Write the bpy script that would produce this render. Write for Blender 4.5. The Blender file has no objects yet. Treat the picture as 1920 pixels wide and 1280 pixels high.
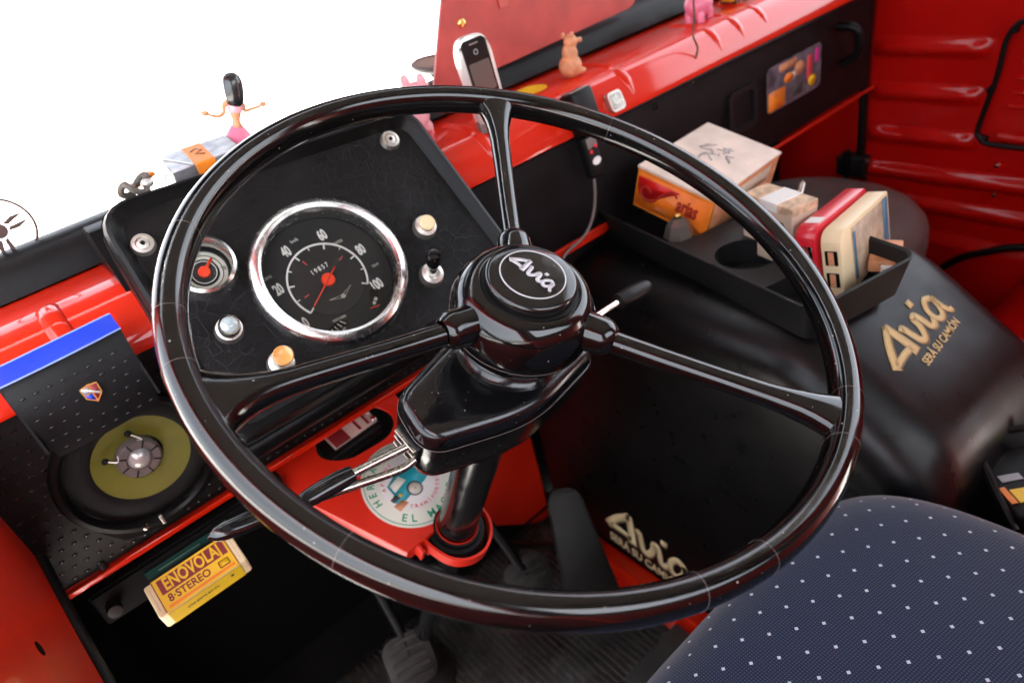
import bpy, bmesh, math, random
from mathutils import Vector, Matrix, noise
random.seed(7)
PI = math.pi
S = bpy.context.scene
COL = S.collection

# ------------------------------------------------------------------ camera
# metres; x = to the passenger side, y = forward, z = up; cab floor at z = 0
cam_d = bpy.data.cameras.new("camera")
cam = bpy.data.objects.new("camera", cam_d)
COL.objects.link(cam)
S.camera = cam
right = Vector((.74534, -.63611, -.19958))
down = Vector((-.48522, -.31228, -.81673))
fwd = Vector((.45721, .70558, -.54141))
cam.matrix_world = Matrix((( right.x, -down.x, -fwd.x, 0), (right.y, -down.y, -fwd.y, 0),
                           (right.z, -down.z, -fwd.z, .97), (0, 0, 0, 1)))
cam_d.sensor_width = 36
cam_d.lens = 24.375
cam_d.clip_start = .01
cam_d.clip_end = 600
cam_d.dof.use_dof = True
cam_d.dof.focus_distance = .48
cam_d.dof.aperture_fstop = 7

# ------------------------------------------------------------------ light
SUN_EL, SUN_AZ = math.radians(71), math.radians(178)
w = bpy.data.worlds.new("World")
S.world = w
w.use_nodes = True
nt = w.node_tree
bg = nt.nodes['Background']
sky = nt.nodes.new('ShaderNodeTexSky')
sky.sky_type = 'NISHITA'
sky.sun_disc = False
sky.sun_elevation = SUN_EL
sky.sun_rotation = SUN_AZ
sky.dust_density = 3.0
sky.ozone_density = 1.0
hs = nt.nodes.new('ShaderNodeHueSaturation')
hs.inputs['Saturation'].default_value = .32       # hazy, milky sky
nt.links.new(sky.outputs[0], hs.inputs['Color'])
nt.links.new(hs.outputs[0], bg.inputs[0])
bg.inputs[1].default_value = .15
sd = bpy.data.lights.new("sun", 'SUN')
sd.energy = 4.0
sd.angle = math.radians(.5)
sd.color = (1, .95, .88)
sun = bpy.data.objects.new("sun", sd)
COL.objects.link(sun)
sdir = Vector((math.sin(SUN_AZ) * math.cos(SUN_EL), math.cos(SUN_AZ) * math.cos(SUN_EL), math.sin(SUN_EL)))
sun.rotation_euler = sdir.to_track_quat('Z', 'Y').to_euler()
S.view_settings.view_transform = 'Standard'
S.view_settings.look = 'None'
S.view_settings.exposure = 3.1
S.view_settings.gamma = 1
S.cycles.max_bounces = 9
S.cycles.diffuse_bounces = 5
S.cycles.glossy_bounces = 5
S.cycles.transparent_max_bounces = 10
S.cycles.sample_clamp_indirect = 6
S.cycles.caustics_reflective = False
S.cycles.caustics_refractive = False
S.cycles.use_denoising = True

# ------------------------------------------------------------------ materials
def mat(name, col, rough=.5, metal=0, coat=0, bump=0, bscale=200, var=0, vscale=8, rvar=0, emit=0, spec=.5, scratch=0, stretch=None, speck=0):
    m = bpy.data.materials.new(name)
    m.use_nodes = True
    t = m.node_tree
    b = t.nodes['Principled BSDF']
    b.inputs['Base Color'].default_value = (*col, 1)
    b.inputs['Roughness'].default_value = rough
    b.inputs['Metallic'].default_value = metal
    b.inputs['Coat Weight'].default_value = coat
    b.inputs['Coat Roughness'].default_value = .04
    b.inputs['Specular IOR Level'].default_value = spec
    if emit:
        b.inputs['Emission Color'].default_value = (*col, 1)
        b.inputs['Emission Strength'].default_value = emit
    tc = t.nodes.new('ShaderNodeTexCoord')
    src = tc.outputs['Object']
    if stretch:
        mp = t.nodes.new('ShaderNodeMapping')
        mp.inputs['Scale'].default_value = stretch
        t.links.new(src, mp.inputs[0])
        src = mp.outputs[0]
    def nz(scale, det=4):
        n = t.nodes.new('ShaderNodeTexNoise')
        n.inputs['Scale'].default_value = scale
        n.inputs['Detail'].default_value = det
        t.links.new(src, n.inputs['Vector'])
        return n.outputs['Fac']
    if var:
        r = t.nodes.new('ShaderNodeValToRGB')
        r.color_ramp.elements[0].position = .35
        r.color_ramp.elements[1].position = .68
        r.color_ramp.elements[0].color = (*[c * (1 - var) for c in col], 1)
        r.color_ramp.elements[1].color = (*[min(1, c * (1 + var) + var * .01) for c in col], 1)
        t.links.new(nz(vscale), r.inputs[0])
        t.links.new(r.outputs[0], b.inputs['Base Color'])
    if speck:      # dust grains and tiny chips lying on the paint
        v = t.nodes.new('ShaderNodeTexVoronoi'); v.inputs['Scale'].default_value = speck
        t.links.new(src, v.inputs['Vector'])
        sz = t.nodes.new('ShaderNodeMath'); sz.operation = 'MULTIPLY'; sz.inputs[1].default_value = .16
        sp_c = t.nodes.new('ShaderNodeSeparateColor')
        t.links.new(v.outputs['Color'], sp_c.inputs[0])
        pw = t.nodes.new('ShaderNodeMath'); pw.operation = 'POWER'; pw.inputs[1].default_value = 6
        t.links.new(sp_c.outputs[0], pw.inputs[0]); t.links.new(pw.outputs[0], sz.inputs[0])
        ls = t.nodes.new('ShaderNodeMath'); ls.operation = 'LESS_THAN'
        t.links.new(v.outputs['Distance'], ls.inputs[0]); t.links.new(sz.outputs[0], ls.inputs[1])
        mx = t.nodes.new('ShaderNodeMix'); mx.data_type = 'RGBA'
        mx.inputs['A'].default_value = (*col, 1); mx.inputs['B'].default_value = (.30, .28, .25, 1)
        t.links.new(ls.outputs[0], mx.inputs['Factor'])
        t.links.new(mx.outputs['Result'], b.inputs['Base Color'])
        # greasy patches dull the shine
    if rvar:
        mr = t.nodes.new('ShaderNodeMapRange')
        mr.inputs['From Min'].default_value = .35
        mr.inputs['From Max'].default_value = .7
        mr.inputs['To Min'].default_value = max(.02, rough - rvar)
        mr.inputs['To Max'].default_value = rough + rvar
        t.links.new(nz(vscale * 3, 6), mr.inputs[0])
        t.links.new(mr.outputs[0], b.inputs['Roughness'])
    if bump:
        bp = t.nodes.new('ShaderNodeBump')
        bp.inputs['Strength'].default_value = bump
        bp.inputs['Distance'].default_value = .001
        h = nz(bscale, 3)
        if scratch:
            v = t.nodes.new('ShaderNodeTexVoronoi')
            v.feature = 'DISTANCE_TO_EDGE'
            v.inputs['Scale'].default_value = scratch
            t.links.new(src, v.inputs['Vector'])
            m2 = t.nodes.new('ShaderNodeMapRange')
            m2.inputs['From Max'].default_value = .02
            m2.inputs['To Max'].default_value = 1
            t.links.new(v.outputs['Distance'], m2.inputs[0])
            ad = t.nodes.new('ShaderNodeMath')
            ad.operation = 'ADD'
            t.links.new(m2.outputs[0], ad.inputs[0])
            t.links.new(h, ad.inputs[1])
            h = ad.outputs[0]
        t.links.new(h, bp.inputs['Height'])
        t.links.new(bp.outputs[0], b.inputs['Normal'])
        if coat:
            t.links.new(bp.outputs[0], b.inputs['Coat Normal'])
    return m

def glass(name, tint=(1, 1, 1), ior=1.45):
    m = bpy.data.materials.new(name)
    m.use_nodes = True
    t = m.node_tree
    t.nodes.remove(t.nodes['Principled BSDF'])
    o = t.nodes['Material Output']
    a = t.nodes.new('ShaderNodeBsdfTransparent')
    a.inputs[0].default_value = (*tint, 1)
    g = t.nodes.new('ShaderNodeBsdfGlossy')
    g.inputs['Roughness'].default_value = .01
    f = t.nodes.new('ShaderNodeFresnel')
    f.inputs[0].default_value = ior
    x = t.nodes.new('ShaderNodeMixShader')
    t.links.new(f.outputs[0], x.inputs[0])
    t.links.new(a.outputs[0], x.inputs[1])
    t.links.new(g.outputs[0], x.inputs[2])
    t.links.new(x.outputs[0], o.inputs[0])
    return m

M = {}
M['lacquer'] = mat('black_lacquer', (.0035, .003, .003), .12, coat=.18, bump=.035, bscale=120, rvar=.06, vscale=14, speck=260)
M['lacq_cap'] = mat('black_cap_plastic', (.005, .005, .005), .14, coat=.2, bump=.03, bscale=300, rvar=.09, vscale=40, speck=420)
M['bakelite'] = mat('satin_black_housing', (.004, .004, .0045), .19, coat=.15, bump=.04, bscale=500, rvar=.07, vscale=25, speck=330)
M['red'] = mat('red_paint', (.62, .017, .0018), .42, coat=.85, spec=.1, bump=.012, bscale=60, var=.04)
M['red_worn'] = mat('red_paint_matt', (.62, .017, .003), .42, coat=.25, bump=.03, bscale=80, var=.1, vscale=12)
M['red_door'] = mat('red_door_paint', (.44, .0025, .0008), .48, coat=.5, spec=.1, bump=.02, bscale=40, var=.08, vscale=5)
M['vinyl'] = mat('cracked_black_vinyl', (.0035, .0035, .004), .38, spec=.25, bump=.26, bscale=500, scratch=70, var=.3, vscale=30)
M['vinyl_edge'] = mat('black_padded_edge', (.004, .004, .004), .36, spec=.16, bump=.12, bscale=300)
M['black'] = mat('matt_black', (.003, .003, .0033), .55, spec=.25, bump=.2, bscale=300, var=.3, vscale=25)
M['fascia'] = mat('dark_leatherette', (.005, .0028, .003), .6, spec=.2, bump=.35, bscale=700, var=.2, vscale=20)
M['rubber'] = mat('black_rubber', (.003, .003, .0033), .42, spec=.22, bump=.06, bscale=150, var=.2)
M['tray'] = mat('grained_black_plastic', (.006, .0065, .007), .5, spec=.3, bump=.3, bscale=1500, var=.15, vscale=20)
M['cover'] = mat('engine_cover_vinyl', (.0034, .0032, .0034), .31, spec=.26, bump=.05, bscale=220, var=.1, vscale=10, rvar=.04)
M['chrome'] = mat('chrome', (.82, .82, .80), .13, 1, bump=.03, bscale=200, rvar=.06, vscale=40)
M['bezel'] = mat('brushed_bezel', (.60, .59, .57), .24, 1, rvar=.06, vscale=60)
M['steel'] = mat('worn_steel', (.58, .55, .49), .24, 1, bump=.04, bscale=300, rvar=.08, vscale=60)
M['alu'] = mat('dull_aluminium', (.60, .57, .52), .42, 1, bump=.1, bscale=600)
M['dial'] = mat('dial_face', (.009, .0085, .008), .6)
M['dial_in'] = mat('dial_inner', (.014, .013, .012), .5)
M['white'] = mat('white_print', (.78, .78, .74), .6)
M['offwhite'] = mat('off_white', (.62, .60, .52), .55, var=.1)
M['needle'] = mat('red_needle', (.85, .06, .02), .4)
M['cream'] = mat('cream_plastic', (.80, .62, .36), .35, var=.06, vscale=30)
M['tape_cream'] = mat('ivory_plastic', (.80, .66, .40), .4, var=.05, vscale=30)
M['orange_knob'] = mat('amber_plastic', (.78, .36, .10), .25, coat=.5)
M['tape_red'] = mat('crimson_plastic', (.62, .015, .03), .3, coat=.3)
M['gold'] = mat('gold_print', (.62, .45, .20), .5, var=.05)
M['gold_lit'] = mat('lit_gold_print', (.86, .72, .42), .5, var=.04)  # lighter copy of the gold, bright light put into the colour
M['gold_dark'] = mat('gold_shadow_print', (.20, .15, .08), .55)
M['blue'] = mat('blue_vinyl', (.006, .035, .46), .3, bump=.05, bscale=60)
M['pale'] = mat('pale_edge', (.20, .28, .62), .5)
M['yellow'] = mat('yellow_card', (.82, .50, .008), .45, var=.06, vscale=40)
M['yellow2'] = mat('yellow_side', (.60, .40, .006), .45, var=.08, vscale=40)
M['maroon'] = mat('maroon_print', (.22, .015, .02), .55)
M['orange'] = mat('orange_card', (.80, .22, .015), .5, var=.08, vscale=30)
M['cardred'] = mat('red_card', (.62, .008, .008), .45)
M['cardpale'] = mat('faded_card', (.72, .60, .50), .6, var=.14, vscale=22)
M['cardbeige'] = mat('beige_card', (.58, .46, .34), .6, var=.12, vscale=40)
M['darkprint'] = mat('dark_print', (.05, .045, .04), .6)
M['greyprint'] = mat('grey_print', (.36, .33, .32), .6)
M['pink'] = mat('pink_plastic', (.78, .20, .32), .4, coat=.2)
M['pinkclear'] = mat('pale_pink_plastic', (.80, .38, .42), .3, coat=.3)
M['magenta'] = mat('magenta_card', (.65, .03, .28), .5)
M['skin'] = mat('tan_plastic', (.62, .28, .13), .4)
M['clay'] = mat('clay_figure', (.62, .27, .13), .6, var=.2, vscale=90, bump=.2, bscale=300)
M['hair'] = mat('black_hair_plastic', (.012, .014, .016), .25, coat=.4)
M['silverfoil'] = mat('grey_foil', (.30, .30, .32), .3, .6, bump=.4, bscale=60, var=.4, vscale=60)
M['screen'] = mat('phone_screen', (.10, .085, .075), .15, coat=.5)
M['phoneblk'] = mat('phone_black', (.005, .005, .0055), .16, coat=.4)
M['silver'] = mat('silver_plastic', (.62, .61, .58), .28, .5)
M['grille'] = mat('speaker_mesh', (.005, .005, .005), .45, spec=.2, bump=.6, bscale=1800)
M['cone'] = mat('speaker_cone', (.15, .145, .014), .55, bump=.3, bscale=1500, var=.1, vscale=40)
M['greypart'] = mat('speaker_grey', (.20, .17, .16), .35, .3)
M['mint'] = mat('sticker_ground', (.72, .74, .62), .5)
M['green'] = mat('green_print', (.02, .30, .16), .5)
M['redprint'] = mat('red_print', (.65, .06, .07), .5)
M['teal'] = mat('teal_print', (.01, .30, .36), .5)
M['lime'] = mat('lime_label', (.25, .42, .01), .5)
M['dust'] = mat('dusty_rubber', (.018, .017, .015), .6, bump=.3, bscale=200, var=.5, vscale=40)
M['mat'] = mat('ribbed_mat', (.055, .053, .048), .3, bump=.2, bscale=200, var=.5, vscale=9, rvar=.1)
M['floorgrey'] = mat('grey_floor_plate', (.045, .05, .05), .5, bump=.1, bscale=200, var=.2, vscale=15)
M['seatblk'] = mat('black_seat_vinyl', (.12, .115, .11), .32, coat=.15, bump=.15, bscale=200, var=.2, vscale=10)
M['lining'] = mat('roof_lining', (.13, .115, .10), .8, bump=.2, bscale=200)
M['ground'] = mat('pale_concrete', (.62, .60, .57), .8, bump=.3, bscale=3, var=.06, vscale=.5)
M['wallpale'] = mat('backdrop_white', (.78, .77, .74), .8, bump=.2, bscale=8, var=.04, vscale=1)
M['hallbrick'] = mat('dark_brick', (.05, .03, .022), .85, var=.3, vscale=2, bump=.3, bscale=8)
M['hallroof'] = mat('hall_roof', (.05, .05, .05), .8)
M['signred'] = mat('faded_red_plate', (.42, .045, .035), .45, coat=.15, var=.14, vscale=25)
M['brown'] = mat('brown_wire', (.12, .045, .02), .5)
M['decalbrown'] = mat('dark_decal', (.035, .012, .008), .5)
M['decalgrey'] = mat('grey_decal', (.30, .30, .31), .5)
M['void'] = mat('deep_black', (.0022, .0022, .0022), .7, spec=.08)  # near-black with almost no specular
M['glass'] = glass('window_glass')
M['gglass'] = glass('gauge_glass', (.96, .97, .96), 1.2)
M['red_led'] = mat('red_button', (.8, .01, .02), .3)
M['brass'] = mat('brass', (.75, .48, .15), .25, 1)

# two-scale fabric: navy weave with pale woven dots
def fabric():
    m = mat('navy_woven_fabric', (.022, .026, .055), .85, spec=.25)
    t = m.node_tree
    b = t.nodes['Principled BSDF']
    tc = t.nodes.new('ShaderNodeTexCoord')
    b.inputs['Sheen Weight'].default_value = .25
    def lattice(px, py, ox, oy, thr, rot):
        mp = t.nodes.new('ShaderNodeMapping')
        mp.vector_type = 'POINT'
        mp.inputs['Rotation'].default_value = (0, 0, rot)
        mp.inputs['Scale'].default_value = (1 / px, 1 / py, 0)
        mp.inputs['Location'].default_value = (ox, oy, 0)
        t.links.new(tc.outputs['UV'], mp.inputs[0])
        fr = t.nodes.new('ShaderNodeVectorMath'); fr.operation = 'FRACTION'
        t.links.new(mp.outputs[0], fr.inputs[0])
        sb = t.nodes.new('ShaderNodeVectorMath'); sb.operation = 'SUBTRACT'
        sb.inputs[1].default_value = (.5, .5, 0)
        t.links.new(fr.outputs[0], sb.inputs[0])
        ab = t.nodes.new('ShaderNodeVectorMath'); ab.operation = 'ABSOLUTE'
        t.links.new(sb.outputs[0], ab.inputs[0])
        sx = t.nodes.new('ShaderNodeSeparateXYZ')
        t.links.new(ab.outputs[0], sx.inputs[0])
        mx = t.nodes.new('ShaderNodeMath'); mx.operation = 'MAXIMUM'
        t.links.new(sx.outputs[0], mx.inputs[0]); t.links.new(sx.outputs[1], mx.inputs[1])
        lt = t.nodes.new('ShaderNodeMath'); lt.operation = 'LESS_THAN'
        lt.inputs[1].default_value = thr
        t.links.new(mx.outputs[0], lt.inputs[0])
        return lt.outputs[0]
    d = lattice(.0200, .0200, .13, .28, .058, math.radians(38))
    f = lattice(.0021, .0021, 0, 0, .24, math.radians(8))
    mix1 = t.nodes.new('ShaderNodeMix'); mix1.data_type = 'RGBA'
    mix1.inputs['A'].default_value = (.0035, .009, .031, 1)
    mix1.inputs['B'].default_value = (.036, .055, .105, 1)
    t.links.new(f, mix1.inputs['Factor'])
    mix2 = t.nodes.new('ShaderNodeMix'); mix2.data_type = 'RGBA'
    mix2.inputs['B'].default_value = (.50, .56, .62, 1)
    t.links.new(mix1.outputs['Result'], mix2.inputs['A'])
    t.links.new(d, mix2.inputs['Factor'])
    t.links.new(mix2.outputs['Result'], b.inputs['Base Color'])
    bp = t.nodes.new('ShaderNodeBump')
    bp.inputs['Strength'].default_value = .4
    bp.inputs['Distance'].default_value = .0006
    t.links.new(f, bp.inputs['Height'])
    t.links.new(bp.outputs[0], b.inputs['Normal'])
    return m
M['fabric'] = fabric()

# ------------------------------------------------------------------ helpers
ID = Matrix.Identity(4)
def frame(o, x, z):
    z = Vector(z).normalized(); x = Vector(x); x = (x - z * x.dot(z)).normalized(); y = z.cross(x)
    return Matrix(((x.x, y.x, z.x, o[0]), (x.y, y.y, z.y, o[1]), (x.z, y.z, z.z, o[2]), (0, 0, 0, 1)))
def T(x, y=0, z=0): return Matrix.Translation((x, y, z))
def RZ(a): return Matrix.Rotation(a, 4, 'Z')
def RX(a): return Matrix.Rotation(a, 4, 'X')
def RY(a): return Matrix.Rotation(a, 4, 'Y')

def tag(o, label=None, cat=None, group=None, kind=None):
    if label: o['label'] = label
    if cat: o['category'] = cat
    if group: o['group'] = group
    if kind: o['kind'] = kind
    return o
def thing(name, loc, label, cat, group=None):
    o = bpy.data.objects.new(name, None)
    o.empty_display_size = .02
    o.location = loc
    COL.objects.link(o)
    return tag(o, label, cat, group)
def origin_of(p):
    v = Vector((0, 0, 0))
    while p is not None:
        v += Vector(p.location); p = p.parent
    return v
def obj(name, bm, m, parent=None, F=ID, smooth=40, kind=None, label=None, cat=None, group=None, loc=None, wn=False):
    """link one mesh; F places local geometry in the world, the origin is its parent's (or loc)"""
    me = bpy.data.meshes.new(name)
    bmesh.ops.recalc_face_normals(bm, faces=bm.faces)
    bm.to_mesh(me); bm.free()
    base = origin_of(parent) if parent else Vector(loc or (0, 0, 0))
    me.transform(Matrix.Translation(-base) @ F)
    for p in me.polygons: p.use_smooth = True
    if smooth: me.set_sharp_from_angle(angle=math.radians(smooth))
    me.materials.append(M[m] if isinstance(m, str) else m)
    o = bpy.data.objects.new(name, me)
    if wn:
        md = o.modifiers.new('weighted_normal', 'WEIGHTED_NORMAL'); md.keep_sharp = True; md.weight = 80
    COL.objects.link(o)
    if parent: o.parent = parent
    else: o.location = base
    return tag(o, label, cat, group, kind)
def solo(name, bm, m, F, label, cat, group=None, smooth=40, loc=None):
    return obj(name, bm, m, None, F, smooth, None, label, cat, group, loc if loc else F.translation)

def box(sx, sy, sz, bev=0, seg=3, c=(0, 0, 0), bm=None):
    b = bmesh.new()
    bmesh.ops.create_cube(b, size=1)
    bmesh.ops.scale(b, vec=(sx, sy, sz), verts=b.verts)
    if bev:
        bmesh.ops.bevel(b, geom=b.edges[:], offset=bev, segments=seg, profile=.5, affect='EDGES', clamp_overlap=True)
    bmesh.ops.translate(b, vec=c, verts=b.verts)
    return join(bm, b) if bm is not None else b
def join(a, b):
    me = bpy.data.meshes.new('tmp'); b.to_mesh(me); b.free(); a.from_mesh(me); bpy.data.meshes.remove(me); return a
def xf(bm, Fm):
    bm.transform(Fm); return bm
def lathe(prof, n=48, bm=None, closed=False):
    """prof: (r, z)"""
    b = bm or bmesh.new()
    rings = []
    for r, z in prof:
        if r < 1e-6: rings.append([b.verts.new((0, 0, z))])
        else: rings.append([b.verts.new((r * math.cos(2 * PI * i / n), r * math.sin(2 * PI * i / n), z)) for i in range(n)])
    pr = list(zip(rings, rings[1:])) + ([(rings[-1], rings[0])] if closed else [])
    for A, B in pr:
        for i in range(n):
            j = (i + 1) % n
            if len(A) == 1 and len(B) == 1: continue
            if len(A) == 1: b.faces.new((A[0], B[i], B[j]))
            elif len(B) == 1: b.faces.new((A[i], B[0], A[j]))
            else: b.faces.new((A[i], B[i], B[j], A[j]))
    return b
def loft(secs, bm=None, cap=True, closed=False):
    b = bm or bmesh.new()
    R = [[b.verts.new(p) for p in s] for s in secs]
    n = len(R[0])
    for A, B in list(zip(R, R[1:])) + ([(R[-1], R[0])] if closed else []):
        for i in range(n):
            j = (i + 1) % n
            b.faces.new((A[i], A[j], B[j], B[i]))
    if cap and not closed:
        b.faces.new(R[0]); b.faces.new(R[-1])
    return b
def tube(pts, r, n=12, bm=None, flat=1.0):
    P = [Vector(p) for p in pts]
    secs = []
    up = None
    for i, p in enumerate(P):
        t = (P[min(i + 1, len(P) - 1)] - P[max(i - 1, 0)]).normalized()
        if up is None:
            up = Vector((0, 0, 1)) if abs(t.z) < .9 else Vector((0, 1, 0))
        sx = t.cross(up).normalized(); up = sx.cross(t).normalized()
        rr = r[i] if isinstance(r, (list, tuple)) else r
        secs.append([p + rr * (math.cos(2 * PI * k / n) * sx + flat * math.sin(2 * PI * k / n) * up) for k in range(n)])
    return loft(secs, bm)
def spline(pts, k=8):
    P = [Vector(p) for p in pts]; out = []
    Q = [P[0] * 2 - P[1]] + P + [P[-1] * 2 - P[-2]]
    for i in range(1, len(Q) - 2):
        for s in range(k):
            t = s / k
            a, b, c, d = Q[i - 1], Q[i], Q[i + 1], Q[i + 2]
            out.append(.5 * (2 * b + (c - a) * t + (2 * a - 5 * b + 4 * c - d) * t * t + (3 * b - a - 3 * c + d) * t ** 3))
    out.append(P[-1]); return out
def prism(poly, z0, z1, bev=0, seg=2, bm=None, holes=None):
    b = bmesh.new()
    if holes:
        edges = []
        for ring in [poly] + holes:
            vs = [b.verts.new((x, y, z0)) for x, y in ring]
            edges += [b.edges.new((vs[i], vs[(i + 1) % len(vs)])) for i in range(len(vs))]
        bmesh.ops.triangle_fill(b, use_beauty=True, edges=edges, use_dissolve=False)
        fs = b.faces[:]
    else:
        vs = [b.verts.new((x, y, z0)) for x, y in poly]
        fs = [b.faces.new(vs)]
    r = bmesh.ops.extrude_face_region(b, geom=fs)
    bmesh.ops.translate(b, vec=(0, 0, z1 - z0), verts=[v for v in r['geom'] if isinstance(v, bmesh.types.BMVert)])
    if bev and not holes:
        bmesh.ops.bevel(b, geom=b.edges[:], offset=bev, segments=seg, profile=.5, affect='EDGES', clamp_overlap=True)
    return join(bm, b) if bm is not None else b
def rrect(w_, h_, r, n=6, cx=0, cy=0):
    out = []
    for qx, qy, a in ((1, 1, 0), (-1, 1, 90), (-1, -1, 180), (1, -1, 270)):
        for i in range(n + 1):
            t = math.radians(a + 90 * i / n)
            out.append((cx + qx * (w_ / 2 - r) + r * math.cos(t), cy + qy * (h_ / 2 - r) + r * math.sin(t)))
    return out
def circ(r, n=40, cx=0, cy=0, ry=None, a0=0, a1=2 * PI):
    full = abs(a1 - a0 - 2 * PI) < 1e-6
    m = n if full else n + 1
    return [(cx + r * math.cos(a0 + (a1 - a0) * i / n), cy + (ry or r) * math.sin(a0 + (a1 - a0) * i / n)) for i in range(m)]
def ribbon(pts, wd, z0=0, z1=.0003, bm=None, caps=True):
    """flat stroke of a given width along 2-D points; wd number or list"""
    P = [Vector((p[0], p[1])) for p in pts]
    L, Rr = [], []
    for i, p in enumerate(P):
        t = (P[min(i + 1, len(P) - 1)] - P[max(i - 1, 0)]).normalized()
        nrm = Vector((-t.y, t.x)); ww = (wd[i] if isinstance(wd, (list, tuple)) else wd) / 2
        L.append(p + nrm * ww); Rr.append(p - nrm * ww)
    b = bm or bmesh.new()
    bot = [(b.verts.new((l.x, l.y, z0)), b.verts.new((r.x, r.y, z0))) for l, r in zip(L, Rr)]
    top = [(b.verts.new((l.x, l.y, z1)), b.verts.new((r.x, r.y, z1))) for l, r in zip(L, Rr)]
    for i in range(len(P) - 1):
        b.faces.new((top[i][0], top[i][1], top[i + 1][1], top[i + 1][0]))
        b.faces.new((bot[i][0], bot[i + 1][0], bot[i + 1][1], bot[i][1]))
        b.faces.new((bot[i][0], top[i][0], top[i + 1][0], bot[i + 1][0]))
        b.faces.new((bot[i][1], bot[i + 1][1], top[i + 1][1], top[i][1]))
    for k in (0, -1):
        b.faces.new((bot[k][0], bot[k][1], top[k][1], top[k][0]))
    return b
def ring(r0, r1, z0, z1, n=64, bm=None, a0=0, a1=2 * PI):
    full = abs(a1 - a0 - 2 * PI) < 1e-6
    secs = []
    for i in range(n if full else n + 1):
        a = a0 + (a1 - a0) * i / n
        c, s = math.cos(a), math.sin(a)
        secs.append([(r0 * c, r0 * s, z0), (r1 * c, r1 * s, z0), (r1 * c, r1 * s, z1), (r0 * c, r0 * s, z1)])
    return loft(secs, bm, cap=not full, closed=full)
def text_bm(body, size, bold=0, squeeze=1.0, depth=.0002, shear=0, space=1.0):
    cu = bpy.data.curves.new('t', 'FONT')
    cu.body = body; cu.size = size; cu.align_x = 'CENTER'; cu.align_y = 'CENTER'
    cu.extrude = depth; cu.offset = bold; cu.shear = shear; cu.space_character = space
    cu.resolution_u = 3
    o = bpy.data.objects.new('t', cu); COL.objects.link(o)
    dg = bpy.context.evaluated_depsgraph_get()
    me = bpy.data.meshes.new_from_object(o.evaluated_get(dg))
    b = bmesh.new(); b.from_mesh(me)
    bmesh.ops.scale(b, vec=(squeeze, 1, 1), verts=b.verts)
    bpy.data.objects.remove(o); bpy.data.curves.remove(cu); bpy.data.meshes.remove(me)
    return b
def text(body, size, m, parent, F, name='lettering', **k):
    return obj(name, text_bm(body, size, **k), m, parent, F, smooth=0)
def sphere(r, c=(0, 0, 0), sc=(1, 1, 1), bm=None, u=20, v=14):
    b = bmesh.new()
    bmesh.ops.create_uvsphere(b, u_segments=u, v_segments=v, radius=r)
    bmesh.ops.scale(b, vec=sc, verts=b.verts)
    bmesh.ops.translate(b, vec=c, verts=b.verts)
    return join(bm, b) if bm is not None else b
def arc_text(s, r, a_mid, size, m, parent, F, step, name='lettering', inward=False, **k):
    """letters set around a circle; joined into one flat print"""
    b = bmesh.new()
    n = len(s)
    for i, ch in enumerate(s):
        if ch == ' ': continue
        a = a_mid + (i - (n - 1) / 2) * step * (1 if inward else -1)
        tb = text_bm(ch, size, **k)
        xf(tb, Matrix.Translation((r * math.cos(a), r * math.sin(a), 0)) @ RZ(a + (PI / 2 if inward else -PI / 2)))
        join(b, tb)
    return obj(name, b, m, parent, F, smooth=0)

# brush-script logo drawn as strokes, unit height, about 3.2 wide
def logo_bm(sc, depth=.0003, fat=1.0, off=(0, 0)):
    b = bmesh.new()
    def st(pts, wd, sp=True):
        pts = [(sc * (x + off[0] - 1.6), sc * (y + off[1] - .5), 0) for x, y in pts]
        if sp: pts = spline(pts, 6)
        nn = len(pts)
        if isinstance(wd, tuple):
            wd = [sc * fat * (wd[0] + (wd[1] - wd[0]) * i / (nn - 1)) for i in range(nn)]
        else: wd = sc * fat * wd
        ribbon([(p[0], p[1]) for p in pts], wd, 0, depth, b)
    st([(.00, .14), (.40, .60), (.92, 1.02)], (.30, .22))
    st([(.90, 1.04), (.98, .50), (1.02, .02)], (.26, .34))
    st([(.12, .20), (.55, .24), (.98, .22)], .20)
    st([(1.18, .62), (1.30, .66), (1.36, .40), (1.44, .12), (1.62, .10), (1.80, .34), (1.84, .62)], .23)
    st([(1.80, .60), (1.98, .64), (2.06, .40), (2.10, .16), (2.24, .10), (2.40, .22)], .22)
    prism([(sc * (x + off[0] - 1.6), sc * (y + off[1] - .5)) for x, y in ((2.10, .82), (2.32, .82), (2.34, 1.02), (2.12, 1.02))], 0, depth, bm=b)
    st([(2.98, .58), (2.72, .68), (2.48, .46), (2.48, .16), (2.70, .06), (2.90, .26), (2.98, .60)], .20)
    st([(2.98, .60), (3.00, .30), (3.10, .02), (3.24, .00)], (.22, .16))
    return b

# ------------------------------------------------------------------ setting
obj('ground', box(160, 160, .1, c=(0, 30, -1.0)), 'ground', kind='structure')
obj('cab_floor', box(1.60, 1.55, .02, c=(.58, .03, -.012)), 'black', kind='structure')

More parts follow.
